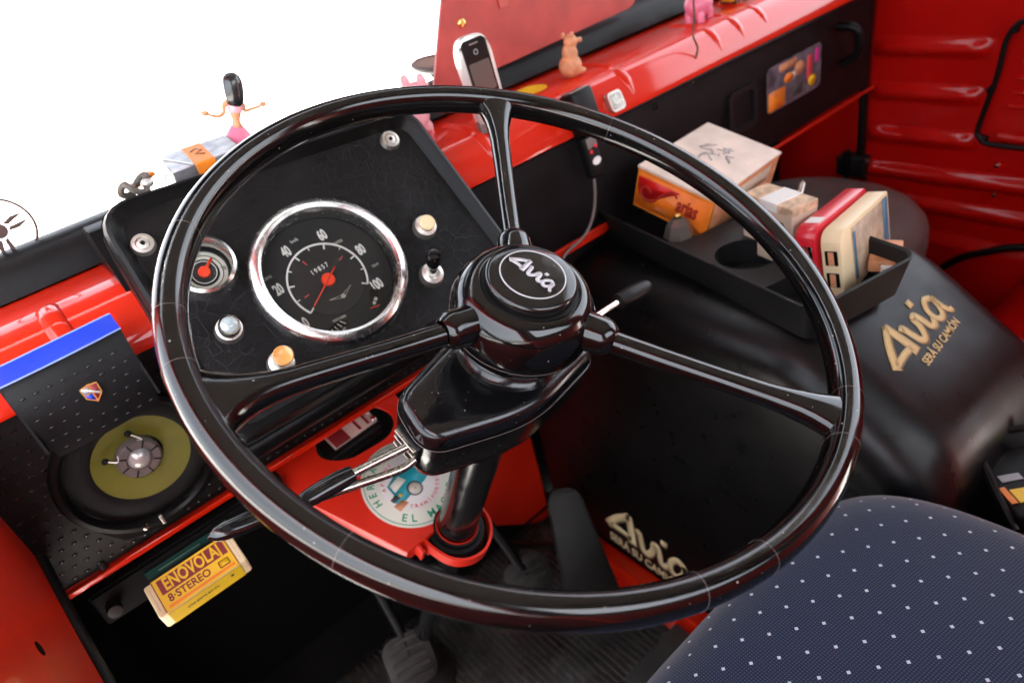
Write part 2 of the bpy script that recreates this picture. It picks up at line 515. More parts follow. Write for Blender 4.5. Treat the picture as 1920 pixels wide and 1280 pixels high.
backdrop = thing('backdrop_wall', (0, 15, -.95), 'added low pale yard wall in front of the truck, blown out white', 'wall')  # added pale wall, keeps the view through the windscreen white
obj('wall_body', box(70, .3, 2.25, c=(0, 15, .10)), 'wallpale', backdrop)
obj('wall_coping', box(70, .40, .08, c=(0, 15, 1.265)), 'wallpale', backdrop)
hall = thing('reflection_hall', (8, 22, -.95), 'made-up unseen dark hall behind the white yard wall', 'added building')  # made-up hall out of frame, there only to darken reflections
obj('wall', box(56, .5, 15.5, c=(36, 22, 6.8)), 'hallbrick', hall)
obj('roof', box(58, 8, .3, c=(36, 25.5, 14.7)), 'hallroof', hall)
for k in range(10):
    wfr = obj('window', box(2.2, .12, 1.6, .02, c=(13 + k * 5.0, 21.72, 4.2)), 'wallpale', hall)
    obj('pane', box(2.0, .06, 1.4, c=(13 + k * 5.0, 21.68, 4.2)), 'phoneblk', wfr)

# red cab shell: roof, pillars, back wall, left jamb
cab = thing('cab_body', (.58, 0, 0), 'red painted truck cab shell around the dashboard and seats', 'truck cab')
obj('roof', box(1.62, 1.56, .03, .012, c=(.58, .03, 1.62)), 'lining', cab)
obj('rear_wall', box(1.62, .03, .80, c=(.58, -.66, .39)), 'red_worn', cab)
obj('rear_wall_top', prism(rrect(1.62, .82, .01, 2), -.015, .015, holes=[rrect(1.10, .46, .05, 4, cy=-.01)]), 'lining', cab, frame((.58, -.66, 1.20), (1, 0, 0), (0, -1, 0)))
obj('added_rear_window', prism(rrect(1.10, .46, .05, 4, cy=-.01), -.002, .002), 'glass', cab, frame((.58, -.66, 1.20), (1, 0, 0), (0, -1, 0)))  # unseen window, put in for light and glints from behind
obj('left_window_header', box(.03, 1.40, .34, .004, c=(-.185, .07, 1.43)), 'red', cab)  # unseen header, made deep to narrow the light from the left
obj('left_rear_quarter', box(.03, .30, .70, .004, c=(-.185, -.50, 1.10)), 'red', cab)
obj('right_rear_quarter', box(.03, .40, .90, .004, c=(1.335, -.45, 1.15)), 'red', cab)
obj('front_pillar', xf(box(.06, .05, .86, .015), T(-.185, .80, 1.20)), 'red', cab)
obj('front_pillar', xf(box(.06, .05, .86, .015), T(1.36, .80, 1.20)), 'red', cab)
# left door opening jamb: plate in the plane x = -.12 with a curved front edge
jam = [(-.60, .10), (-.60, .74), (.20, .74), (.43, .742), (.62, .745), (.80, .745), (.80, .655), (.702, .618), (.632, .588), (.57, .556), (.51, .514), (.47, .472), (.44, .42), (.41, .30), (.39, .10)]
jam_hi = [(-.60, .02), (-.60, .70), (.10, .70), (.30, .715), (.62, .75), (.86, .78), (.86, .665), (.702, .618), (.632, .588), (.57, .556), (.51, .514), (.47, .472), (.44, .42), (.41, .30), (.39, .02)]
Fj = Matrix(((0, 0, 1, -.12), (1, 0, 0, 0), (0, 1, 0, 0), (0, 0, 0, 1)))
obj('door_jamb', prism(jam_hi, -.03, 0, holes=[circ(.0042, 12, .453, .623)]), 'red_worn', cab, Fj)
obj('jamb_hole_disc', prism(circ(.0048, 14, .453, .623, ry=.0060), -.0012, .0004), 'void', cab, Fj)  # flush black disc paints the dark inside the hole
sealp = spline([(-.119, y, z) for y, z in ((.86, .668), (.702, .620), (.632, .590), (.57, .558), (.51, .516), (.47, .474), (.44, .42), (.41, .30), (.40, .03))], 6)
obj('door_seal', tube(sealp, .0055, 10), 'rubber', cab)
# toe board and firewall
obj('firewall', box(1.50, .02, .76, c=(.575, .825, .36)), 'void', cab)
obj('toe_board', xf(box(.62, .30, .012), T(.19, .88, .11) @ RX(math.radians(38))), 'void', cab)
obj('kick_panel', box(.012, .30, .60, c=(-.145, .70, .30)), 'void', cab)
obj('red_toe_panel', xf(prism([(.30, .235), (.30, .13), (.42, .03), (.484, -.018), (.484, .31), (.30, .31)], -.006, 0), Matrix(((1, 0, 0, 0), (0, 0, -1, .762), (0, 1, 0, 0), (0, 0, 0, 1)))), 'red_worn', cab)
# right-hand inner wheel arch
wa = []
for i in range(13):
    a = PI * i / 12
    wa.append((.21 + .17 * math.cos(a), .02 + .27 * math.sin(a)))
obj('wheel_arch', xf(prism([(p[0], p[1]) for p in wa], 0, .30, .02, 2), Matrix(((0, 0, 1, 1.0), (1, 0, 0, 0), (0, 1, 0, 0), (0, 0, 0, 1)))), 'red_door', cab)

# ------------------------------------------------------------------ windscreen
ws = thing('windscreen', (.58, .79, .80), 'windscreen pane above the red dashboard with a dark round decal', 'windscreen')
Fw = frame((.58, .772, .785), (1, 0, 0), (0, -1, .12))
pane = prism(rrect(1.56, .78, .05), -.002, .002)
obj('pane', xf(pane, T(0, .385)), 'glass', ws, Fw)
seal_c = [(-.20, .745, .769), (.3, .745, .771), (.80, .748, .773), (1.1, .742, .772), (1.34, .72, .770)]
seal_s = []
for p in spline(seal_c, 5):
    seal_s.append([(p[0], p[1] + a, p[2] + b) for a, b in ((-.021, -.014), (-.017, .004), (-.008, .015), (.004, .019), (.022, .018), (.024, -.020), (0, -.024))])
obj('rubber_seal', loft(seal_s), 'rubber', ws)
# decal: thin ring, compass-like blades and arc lettering, stuck on the inside of the glass
Fd = frame((-.0105, .7580, .8065), (1, 0, 0), (0, -1, .12))
dec = obj('round_decal', ring(.0268, .0292, 0, .0004, 60), 'decalbrown', ws, Fd)
bl = bmesh.new()
for a in (12, 128, 262):
    a = math.radians(a)
    for s in (-1, 1):
        prism([(.007 * math.cos(a + s * .55), .007 * math.sin(a + s * .55)), (.009 * math.cos(a + s * .1), .009 * math.sin(a + s * .1)),
               (.0265 * math.cos(a + s * .13), .0265 * math.sin(a + s * .13)), (.016 * math.cos(a + s * .38), .016 * math.sin(a + s * .38))], 0, .0004, bm=bl)
prism(circ(.0068, 20), 0, .0004, bm=bl)
obj('decal_blades', bl, 'decalbrown', dec, Fd)
arc_text('COLINOS', .0215, math.radians(76), .0072, 'decalgrey', dec, Fd @ T(0, 0, .0001), math.radians(15))

# ------------------------------------------------------------------ dashboard (red ledge + dark fascia)
dash = thing('dashboard', (.58, .62, .7), 'glossy red sheet metal dashboard ledge with dark fascia below it', 'dashboard')
prof = [(.768, .748), (.735, .752), (.70, .757), (.665, .758), (.642, .757), (.628, .752), (.618, .744), (.611, .734), (.606, .724), (.602, .714), (.602, .711), (.608, .710), (.70, .71), (.768, .71)]
secs = []
for x in (-.20, -.10, .0, .2, .4, .6, .8, 1.0, 1.15, 1.29):
    k = .0 if x < .8 else -.012 * ((x - .8) / .5) ** 2
    secs.append([(x, y + k, z) for y, z in prof])
obj('ledge', loft(secs), 'red', dash)
def bead(x, y0=.738, y1=.607, r=.0075, dx=0):
    # pressed stiffening bead: two parallel ridges closing in a loop over the lip
    b = bmesh.new()
    def zz(y):
        for (a, za), (c, zc) in zip(prof, prof[1:]):
            if c <= y <= a and a > c: return za + (zc - za) * (a - y) / (a - c)
        return .72
    n = 18
    ys = [y0 + (y1 - y0) * i / n for i in range(n + 1)]
    rad = [r * math.sqrt(max(.03, min(1, (i + .2) / 2.5, (n + .2 - i) / 2.5))) for i in range(n + 1)]
    return tube([(x + dx * i / n, y, zz(y) - .0012) for i, y in enumerate(ys)], rad, 16, b, flat=.45)
for x in (-.012, .428, .655, .835, .888, .945, 1.06):
    obj('pressed_bead', bead(x, *((.668, .606) if x < .1 else (.70, .607)), r=.0095 if x < .1 else .0085), 'red', dash)
# fascia below the lip, slightly proud steps
obj('fascia', box(1.36, .012, .172, .003, c=(.60, .628, .624)), 'fascia', dash)
obj('fascia_top_bead', tube([(-.17, .617, .706), (.5, .617, .706), (1.28, .607, .704)], .0035, 8), 'rubber', dash)
# lower red lip on the driver side and behind
obj('lower_red_edge', box(.52, .004, .006, .0012, c=(.12, .607, .5355)), 'red', dash)
obj('lower_return', box(.52, .05, .004, c=(.12, .632, .5345)), 'red_worn', dash)
obj('lower_red_line', box(.62, .004, .005, .001, c=(.965, .609, .5395)), 'red_worn', dash)
obj('under_panel_strip', box(.150, .010, .022, .003, c=(.150, .604, .580)), 'red', dash)
obj('centre_red_strip', box(.20, .005, .012, .001, c=(.50, .612, .575)), 'red_worn', dash)
# square air vent and printed picture panel on the passenger side
v = obj('vent_frame', prism(rrect(.070, .066, .012), 0, .006, holes=[rrect(.052, .048, .008)]), 'tray', dash, frame((.896, .6215, .624), (1, 0, 0), (0, -1, 0)))
obj('vent_dark_plate', prism(rrect(.052, .048, .008), 0, .0012), 'black', v, frame((.896, .6215, .624), (1, 0, 0), (0, -1, 0)))  # black plate paints the dark of the opening
Fp = frame((1.037, .6205, .627), (1, 0, 0), (0, -1, 0))
pic = obj('sticker_panel', prism(rrect(.152, .070, .010), 0, .0012), mat('busy_print', (.10, .09, .11), .5, var=.6, vscale=60), dash, Fp)
for nm, poly, mm in (('print_patch', rrect(.046, .030, .004, cx=-.050, cy=-.018), 'orange'), ('print_patch', rrect(.040, .018, .004, cx=-.052, cy=-.018), 'darkprint'),
                     ('print_patch', circ(.013, 16, -.018, .006, ry=.008), 'orange'), ('print_patch', circ(.006, 12, -.004, .006), 'white'),
                     ('print_patch', circ(.015, 16, .012, .012, ry=.011), 'clay'), ('print_patch', rrect(.016, .040, .004, cx=.042, cy=.004), 'redprint'),
                     ('print_patch', rrect(.05, .012, .004, cx=-.02, cy=.026), 'clay'), ('print_patch', circ(.012, 14, .050, -.018, ry=.009), 'yellow'),
                     ('print_patch', rrect(.030, .016, .004, cx=.008, cy=-.020), 'darkprint'), ('print_patch', rrect(.012, .022, .003, cx=.063, cy=.018), 'magenta')):
    global_k = .0012 + .0004 * random.random()
    obj(nm, prism(poly, global_k, global_k + .0003), mm, pic, Fp, smooth=0)
obj('grab_loop', tube(spline([(1.15, .615, .675), (1.155, .585, .668), (1.165, .585, .63), (1.165, .612, .61)], 5), .007, 10), 'rubber', dash)
# small black blob bolts on the fascia
for x, z in ((.71, .69), (1.20, .665), (.46, .60)):
    obj('fascia_screw', lathe([(0, .003), (.004, .002), (.005, 0)], 14), 'rubber', dash, frame((x, .6215, z), (1, 0, 0), (0, -1, 0)))
# square badge
Fb = frame((.618, .6055, .727), (1, 0, 0), (0, -.93, .36))
bd = obj('square_badge', prism(rrect(.024, .024, .006), -.004, .005, ), 'alu', dash, Fb)
obj('badge_face', prism(rrect(.018, .018, .004), .005, .0062), 'steel', bd, Fb)
# yellow round sticker on the ledge
obj('yellow_disc_sticker', prism(circ(.021, 40, .550, .675, ry=.019), .7586, .7590), 'yellow', dash)

# ------------------------------------------------------------------ instrument panel
PN = Vector((0, -math.cos(math.radians(40)), math.sin(math.radians(40))))
PG = Vector((.193, .560, .718))
FP = frame(PG, (1, 0, 0), PN)          # local x right, y up the slope, z towards the driver
ip = thing('instrument_panel', tuple(PG), 'black cracked vinyl instrument panel with round gauges and pull knobs', 'instrument panel')
def rpoly(pts, rad, n=6):
    out = []
    m = len(pts)
    for i, p in enumerate(pts):
        a, b_, c = Vector(pts[i - 1]), Vector(p), Vector(pts[(i + 1) % m])
        u1 = (a - b_).normalized(); u2 = (c - b_).normalized()
        r = rad[i] if isinstance(rad, (list, tuple)) else rad
        p1 = b_ + u1 * r; p2 = b_ + u2 * r
        for k in range(n + 1):
            t = k / n
            q = (1 - t) ** 2 * p1 + 2 * t * (1 - t) * b_ + t * t * p2
            out.append((q.x, q.y))
    return out
outl = rpoly([(.166, .113), (-.142, .136), (-.150, -.095), (.175, -.100)], [.02, .034, .02, .02])
inner = rpoly([(.148, .100), (-.128, .122), (-.134, -.082), (.160, -.086)], [.016, .026, .016, .016])
obj('panel_board', prism(outl, -.030, -.004, holes=[circ(.059, 48, 0, 0), circ(.0215, 32, -.0900, .0515)]), 'vinyl', ip, FP)
# rounded rim: loft between rings
def ringloft(A, B, hs):
    """A outer ring, B inner ring, hs list of (t, z)"""
    return loft([[(a[0] + (b[0] - a[0]) * t, a[1] + (b[1] - a[1]) * t, z) for a, b in zip(A, B)] for t, z in hs], closed=False, cap=False)
obj('padded_rim', ringloft(outl, inner, [(0, -.06), (-.02, -.012), (.08, -.002), (.25, .0045), (.45, .006), (.62, .0035), (.8, -.0005), (1.0, -.0038)]), 'vinyl_edge', ip, FP)
# hood body behind the panel, resting on the ledge
hood = [(PG.y - .0, 0)]
hs_ = []
sideprof = [(.645, .822), (.690, .806), (.712, .790), (.712, .745), (.60, .71), (.52, .62), (.545, .640)]
hb = []
for x in (-.148 + PG.x, .160 + PG.x):
    hb.append([(x, .664, .800), (x, .676, .803), (x, .705, .793), (x, .735, .780), (x, .735, .74), (x, .61, .70), (x, .585, .60), (x, .530, .612)])
obj('hood_shell', loft(hb), 'vinyl_edge', ip)
# lower padded lip under the panel
obj('lower_pad', tube([(PG.x - .155, .520, .627), (PG.x + .16, .520, .627)], .011, 14), 'vinyl_edge', ip)

def gauge(name, cx, cy, r_out, r_in, parent, label):
    sp = thing_part = obj(name, lathe([(0, -.012), (r_in, -.012), (r_in + .001, -.010), (r_in + .001, -.02), (0, -.02)], 64), 'dial', parent, FP @ T(cx, cy))
    if label: sp['label'] = label
    pr = [(r_in, -.010), (r_in, .006), (r_in + .0012, .0095), (r_in + (r_out - r_in) * .30, .0108), (r_in + (r_out - r_in) * .75, .0090), (r_out - .0006, .0055), (r_out, .002), (r_out + .0006, -.004)]
    obj('bezel', lathe(pr, 72), 'bezel', sp, FP @ T(cx, cy))
    obj('glass_cover', lathe([(0, .0062), (r_in, .0058)], 48), 'gglass', sp, FP @ T(cx, cy))
    return sp
sp = gauge('speedometer', 0, 0, .0700, .0578, ip, 'large round speedometer with chrome bezel and red needle')
FS = FP @ T(-.003, -.003, -.0118)
obj('dial_centre', lathe([(0, .001), (.033, .001), (.0335, 0)], 56), 'dial_in', sp, FS)
aa = lambda k: math.radians(213 - 49.5 * k)
obj('scale_arc', ring(.0348, .0364, .0002, .0012, 72, a0=aa(5), a1=aa(0)), 'white', sp, FS)
for i in range(11):
    a = aa(i / 2)
    r0 = .0300 if i % 2 == 0 else .0318
    tk = bmesh.new()
    ribbon([(r0 * math.cos(a), r0 * math.sin(a)), (.0355 * math.cos(a), .0355 * math.sin(a))], .0014 if i % 2 == 0 else .0009, .0011, .0016, tk)
    obj('scale_tick', tk, 'white', sp, FS, smooth=0)
for a in (112, 30, 190, 212):
    a = math.radians(a)
    obj('red_tick', ribbon([(.0225 * math.cos(a), .0225 * math.sin(a)), (.0275 * math.cos(a), .0275 * math.sin(a))], .0011, .0011, .0015), 'redprint', sp, FS, smooth=0)
for i, s in enumerate(('0', '20', '40', '60', '80', '100')):
    a = aa(i)
    r = .0440 if i else .0455
    text(s, .0138, 'white', sp, FS @ T(r * math.cos(a), r * math.sin(a), .0006) @ RZ(math.radians(4)), 'numeral', squeeze=.56, bold=.0005)
text('1 9 8 5 7', .0062, 'white', sp, FS @ T(-.001, .0125, .0014) @ RZ(math.radians(4)), 'odometer_digits', squeeze=.8, bold=.0001)
text('km/h', .0046, 'white', sp, FS @ T(-.006, .0465, .0006), squeeze=.8)
text('VDO-DIN', .0034, 'offwhite', sp, FS @ T(-.0115, -.0362, .0016) @ RZ(math.radians(-3)), squeeze=.9)
text('KMLH-METRIX', .0036, 'offwhite', sp, FS @ T(.003, -.0535, .0006) @ RZ(math.radians(6)), squeeze=.9)
text('LUCES', .0036, 'offwhite', sp, FS @ T(.028, .0275, .0006), squeeze=.9)
text('ACEITE', .0036, 'offwhite', sp, FS @ T(-.046, .026, .0006), squeeze=.9)
text('TEMP', .0036, 'offwhite', sp, FS @ T(.046, -.008, .0006), squeeze=.9)
# winged emblem
em = bmesh.new()
for s in (-1, 1):
    xs = [(s * .001, .0016), (s * .0125, .0042), (s * .0013, -.0012)]
    for p, q in zip(xs, xs[1:]): ribbon([p, q], .0004, .0011, .0014, em)
xf(em, T(.0035, -.0195) @ RZ(math.radians(8)))
obj('wing_emblem', em, 'alu', sp, FS, smooth=0)
obj('emblem_boss', prism(circ(.0021, 16, .0035, -.0195), .0011, .0016), 'alu', sp, FS)
# fuel and temperature windows
Ff = FS @ T(-.0185, -.0425, 0) @ RZ(math.radians(14))
obj('fuel_window', prism(rrect(.0235, .0085, .003), .0003, .0008), 'phoneblk', sp, Ff)
tk = bmesh.new()
for i in range(5):
    x = -.008 + .004 * i
    ribbon([(x * .9, .0025), (x * 1.15, -.0025)], .0007, .0008, .0012, tk)
obj('fuel_marks', tk, 'white', sp, Ff, smooth=0)
tk = ribbon([(-.0085, .0035), (-.0062, -.0040)], .0011, .0012, .0017)
obj('fuel_pointer', tk, 'needle', sp, Ff, smooth=0)
text('1/2    4/4', .0036, 'white', sp, Ff @ T(.001, -.0052, .0012), squeeze=.8)
Ft = FS @ T(.0265, -.0355, 0) @ RZ(math.radians(60))
obj('temperature_window', prism(rrect(.020, .0085, .003), .0003, .0008), 'phoneblk', sp, Ft)
text('40 80', .0042, 'white', sp, Ft @ T(-.002, -.0006, .0010) @ RZ(math.radians(-20)), squeeze=.8)
obj('temperature_pointer', ribbon([(-.0095, .0045), (-.0060, -.0045)], .0009, .0012, .0017), 'needle', sp, Ft, smooth=0)
nd = bmesh.new()
a = math.radians(-147)
ribbon([(-.0135 * math.cos(a), -.0135 * math.sin(a)), (.030 * math.cos(a), .030 * math.sin(a))], [.0015, .0009], .0042, .0050, nd)
obj('needle', nd, 'needle', sp, FS, smooth=0)
obj('needle_hub', lathe([(0, .0040), (.0058, .0038), (.0063, .0022), (.0063, .001)], 32), 'needle', sp, FS)

# small pressure gauge
g2x, g2y = -.0900, .0515
pg = gauge('small_gauge', g2x, g2y, .0270, .0215, ip, 'small round gauge half hidden behind the wheel rim')
F2 = FP @ T(g2x, g2y, -.0118)
obj('white_scale_ring', ring(.0125, .0190, .0002, .0010, 48), 'offwhite', pg, F2)
obj('dark_scale_line', ring(.0150, .0156, .0011, .0014, 48), 'darkprint', pg, F2, smooth=0)
obj('dial_disc', lathe([(0, .0016), (.0105, .0016), (.0108, .001)], 40), 'dial_in', pg, F2)
obj('inner_ring', ring(.0098, .0104, .0017, .0020, 40), 'white', pg, F2, smooth=0)
text('70', .0055, 'darkprint', pg, F2 @ T(.0155, -.004, .0012), squeeze=.8)
text('40', .0050, 'darkprint', pg, F2 @ T(.0035, .0160, .0012), squeeze=.8)
obj('gauge_needle', ribbon([(-.004, -.003), (.0115, .0085)], [.0038, .0016], .0024, .0036), 'needle', pg, F2, smooth=0)
obj('gauge_needle_hub', lathe([(0, .0046), (.0048, .0042), (.0052, .0022)], 24), 'needle', pg, F2)

# fixing screws with cup washers
for x, y in ((-.1198, .0913), (.1252, .0901)):
    sc = obj('cup_washer', lathe([(.0052, .0008), (.0058, .0022), (.0085, .0016), (.0098, -.0035)], 28), 'alu', ip, FP @ T(x, y))
    obj('screw_head', lathe([(0, .0002), (.0018, .0002), (.0022, .0022), (.0050, .0012), (.0052, -.003)], 20), 'alu', sc, FP @ T(x, y))
    obj('screw_recess', prism(circ(.0017, 6), .0003, .0012), 'black', sc, FP @ T(x, y))
def knob(x, y, kind):
    F = FP @ T(x, y)
    base = obj('knob_collar', lathe([(.0045, .004), (.0068, .0050), (.0105, .0030), (.0118, -.004)], 32), 'alu', ip, F)
    if kind == 'cream':
        obj('knob_cap', lathe([(0, .0115), (.0062, .0112), (.0078, .0095), (.0074, .004), (.0066, .002)], 28), 'cream', base, F)
        obj('knob_skirt', lathe([(.0078, .004), (.0092, .0035), (.0098, .0022)], 28), 'offwhite', base, F)
    if kind == 'black':
        F_ = F @ RX(math.radians(-18))
        obj('knob_shaft', lathe([(.0052, .002), (.0048, .014)], 18), 'chrome', base, F_)
        obj('knob_cap', lathe([(.0050, .012), (.0062, .016), (.0068, .026), (.0056, .030), (0, .031)], 24), 'phoneblk', base, F_)
    if kind == 'lens':
        obj('lens_ring', lathe([(.0070, .012), (.0085, .012), (.0092, .006), (.0092, .002)], 28), 'chrome', base, F)
        obj('warning_lens', lathe([(0, .0155), (.004, .0148), (.0070, .0120)], 24), mat('smoky_lens', (.35, .42, .42), .1, coat=.6), base, F)
    if kind == 'orange':
        obj('knob_skirt', lathe([(0, .003), (.0062, .003), (.0072, .0015)], 24), 'rubber', base, F)
        obj('knob_shaft', lathe([(.0030, .002), (.0028, .014)], 18), 'steel', base, F)
        obj('knob_cap', lathe([(.0030, .011), (.0060, .015), (.0080, .020), (.0084, .0235), (.0074, .025), (.0060, .0238), (0, .0228)], 28), 'orange_knob', base, F)
knob(.1031, -.0029, 'cream')
knob(.0810, -.0465, 'black')
knob(-.1001, -.0048, 'lens')
knob(-.0800, -.0506, 'orange')

# ------------------------------------------------------------------ steering wheel
WC = Vector((.240, .330, .751))
WN = Vector((.122, -.4435, .888)).normalized()
FW = frame(WC, (1, 0, 0), WN)
wh = thing('steering_wheel', tuple(WC), 'large glossy black three-spoke steering wheel in the middle of the picture', 'steering wheel')
R0, RT, HT = .2178, .0093, .0115
def rim_section(a, k=1.0, grow=0):
    c, s = math.cos(a), math.sin(a)
    out = []
    for i in range(20):
        t = 2 * PI * i / 20
        cr, cz = math.cos(t), math.sin(t)
        q = .92
        dr = math.copysign(abs(cr) ** q, cr) * (RT + grow) * k
        dz = math.copysign(abs(cz) ** q, cz) * (HT + grow) * k
        # inner finger ridge under the rim
        if cr < 0 and cz < 0: dr *= 1 + .12 * math.sin(2 * t)
        out.append(((R0 + dr) * c, (R0 + dr) * s, dz))
    return out
obj('rim', loft([rim_section(2 * PI * i / 220) for i in range(220)], closed=True), 'lacquer', wh, FW, smooth=0)
# fine repaired joints around the rim, thin light lines
for a in (28, 139, 157, 167.5, 203, -111, -71, -60, -99):
    a = math.radians(a)
    kk = []
    for d in (-.0011, -.0005, 0, .0005, .0011):
        kk.append(rim_section(a + d * .7, 1, .00012 if abs(d) < .0009 else -.0004))
    obj('rim_joint', loft(kk, cap=False), 'greypart', wh, FW)
HUBD = -.023
def spoke(a, fl=1.0):
    # from hub collar out to the rim, flaring where it meets the rim
    b = bmesh.new()
    rs = [.030, .055, .060, .066, .10, .14, .168, .180, .190, .198, .205, .212, .218]
    hw = [.0096, .0096, .0090, .0076, .0074, .0074, .0079, .0092, .0110, .0138, .0175, .0225, .0275]
    ht = [.0096, .0096, .0090, .0078, .0076, .0076, .0078, .0086, .0090, .0094, .0098, .0100, .0098]
    hw = [w_ if r < .17 else .0084 + (w_ - .0084) * fl for r, w_ in zip(rs, hw)]
    secs = []
    for r, w_, h_ in zip(rs, hw, ht):
        t = (r - .05) / .168
        t = min(1, max(0, t))
        z = HUBD + (-HUBD - .001) * (t ** 1.15)
        ring_ = []
        for i in range(24):
            q = 2 * PI * i / 24
            cy, cz = math.cos(q), math.sin(q)
            e = .95 if r < .19 else .8
            yy = math.copysign(abs(cy) ** e, cy) * w_
            rr = r
            if r > .185:      # follow the curvature of the rim
                rr = math.sqrt(max(1e-9, r * r - yy * yy)) 
            ring_.append((rr, yy, z + math.copysign(abs(cz) ** e, cz) * h_))
        secs.append(ring_)
    loft(secs, b)
    return xf(b, RZ(a))
for a in (55, 174, -65):
    ar = math.radians(a)
    spk = obj('spoke', spoke(ar, 1.15 if a == 174 else .62), 'lacquer', wh, FW, smooth=60)
    col = lathe([(.0140, .000), (.0136, .010), (.0131, .0185), (.0126, .0215), (.0112, .0242), (.0098, .0262), (.0084, .0275)], 32)
    xf(col, RZ(ar) @ T(.040, 0, HUBD + .0002) @ RY(math.radians(90 - 7)))
    obj('spoke_collar', col, 'lacquer', spk, FW)
hubp = [(.0322, -.0045), (.0338, -.0030), (.0362, -.0026), (.0415, -.0055), (.0462, -.0108), (.0494, -.0178), (.0510, -.0258), (.0510, -.0335), (.0496, -.0410), (.0468, -.0475), (.0422, -.0530), (.0365, -.0566), (.0315, -.0585), (.0300, -.0620)]
hub = obj('hub', lathe(hubp, 96), 'lacquer', wh, FW)
obj('hub_seam', lathe([(.0504, -.0383), (.0505, -.0387), (.0501, -.0391)], 72), 'greypart', hub, FW)
cap = obj('horn_cap', lathe([(0, .0062), (.012, .0061), (.022, .0057), (.0285, .0051), (.0302, .0044), (.0313, .0030), (.0316, .0012), (.0316, -.005)], 96), 'lacq_cap', wh, FW)
obj('cap_edge_groove', lathe([(.0316, -.0035), (.0330, -.0034), (.0338, -.0036)], 96), 'black', cap, FW)
obj('emblem_ring', ring(.0218, .0227, .0054, .0061, 96), mat('silver_print', (.50, .50, .52), .35, .2), cap, FW, smooth=0)
obj('emblem_script', logo_bm(.0114, .0007), M['silver_print'] if 'silver_print' in M else bpy.data.materials['silver_print'], cap, FW @ T(.0014, .0006, .0064) @ RZ(math.radians(-82)), smooth=0)

# ------------------------------------------------------------------ steering column, shroud and stalks
sc_ = thing('steering_column', tuple(WC - WN * .3), 'black steering column with glossy rounded switch housing below the hub', 'steering column')
obj('column_tube', lathe([(.0205, -.075), (.0205, -.42), (.016, -.42), (.016, -.82)], 32), 'bakelite', sc_, FW)
FWH = FW @ T(.002, .004, .009)
obj('neck', lathe([(.0325, -.050), (.0305, -.056), (.0300, -.062), (.0306, -.067), (.0330, -.0715), (.0375, -.0748), (.0430, -.0765), (.046, -.078)], 48), 'bakelite', sc_, FW @ T(.001, .003, 0), smooth=60)
hout = rpoly([(-.0935, .0130), (-.1010, -.0330), (-.020, -.0560), (.062, -.0400), (.066, -.010), (.030, .026), (-.022, .036)], [.014, .020, .030, .014, .014, .03, .02], 7)
def offs(poly, d, cx=-.025, cy=-.012):
    o = []
    n_ = len(poly)
    for i, p in enumerate(poly):
        a, c = Vector(poly[i - 1]), Vector(poly[(i + 1) % n_])
        t = (c - a)
        if t.length < 1e-9: t = Vector((1, 0))
        t.normalize(); nn = Vector((t.y, -t.x))
        if nn.dot(Vector(p) - Vector((cx, cy))) < 0: nn = -nn
        o.append((p[0] + nn.x * d, p[1] + nn.y * d))
    return o
def lay(poly, zs):
    return [[(p[0], p[1], z) for p in offs(poly, d)] for d, z in zs]
upper = obj('switch_housing', loft(lay(hout, [(-.014, -.0845), (-.0085, -.0848), (-.0045, -.0862), (-.0018, -.0890), (-.0004, -.0930), (0, -.0985), (-.0008, -.0990)])), 'bakelite', sc_, FWH, smooth=50)
obj('housing_lower', loft(lay(hout, [(-.0012, -.0995), (.0006, -.1000), (.0006, -.112), (-.0005, -.128), (-.003, -.138), (-.009, -.144)])), 'bakelite', sc_, FWH, smooth=50)
obj('housing_seam', loft(lay(hout, [(.0009, -.0990), (.0011, -.0994), (.0009, -.0998)]), cap=False), 'greypart', sc_, FWH)
# switch slot plate at the end of the housing
Fs = FWH @ T(-.0955, -.0130, -.112)
obj('slot_plate', xf(box(.010, .026, .020, .003), T(-.001, 0, 0)), 'rubber', sc_, Fs)
for z in (-.007, .001, .0075):
    obj('slot_rib', xf(box(.004, .022, .0018, .0006), T(-.006, 0, z)), 'steel', sc_, Fs)

def lever(name, pts, rads, tip_from, hand_pts, hand_r, label, mh='phoneblk', flat=1):
    t = thing(name, tuple(FW @ Vector(pts[0])), label, 'lever', 'column stalks')
    obj('rod', tube(spline(pts, 5), rads, 14), 'steel' if mh == 'phoneblk' else 'chrome', t, FW)
    obj('handle', tube(spline(hand_pts, 6), hand_r, 20, flat=flat), mh, t, FW, smooth=60)
    return t
def hr(n, r, tip=.5):
    out = []
    for i in range(n):
        t = i / (n - 1)
        out.append(r * (.92 + .16 * math.sin(PI * min(1, t * 1.2))) if t < .72 else r * math.sqrt(max(.02, 1 - ((t - .72) / .285) ** 2)) * 1.0)
    return out
lever('indicator_stalk', [(-.098, -.0125, -.098), (-.118, -.0100, -.099), (-.146, -.0072, -.100)], .0031, 0,
      [(-.141, -.0075, -.100), (-.157, -.0065, -.100), (-.183, -.0060, -.1005)], hr(13, .0064), 'upper chrome stalk with black handle left of the switch housing', flat=.8)
lever('wiper_stalk', [(-.099, -.020, -.106), (-.112, -.0195, -.108), (-.150, -.010, -.108), (-.200, .0015, -.106)], .0029, 0,
      [(-.184, -.0005, -.1065), (-.205, .0035, -.1055), (-.232, .0075, -.105)], hr(13, .0062), 'lower steel stalk whose black tip shows left of the wheel rim', flat=.8)
lever('column_lever', [(.050, .000, -.100), (.090, .0015, -.103), (.150, .0045, -.105)], .0033, 0,
      [(.146, .0045, -.105), (.165, .004, -.105), (.192, .003, -.105)], hr(13, .0080), 'short chrome lever with grey black grip right of the hub', mh='rubber', flat=.9)

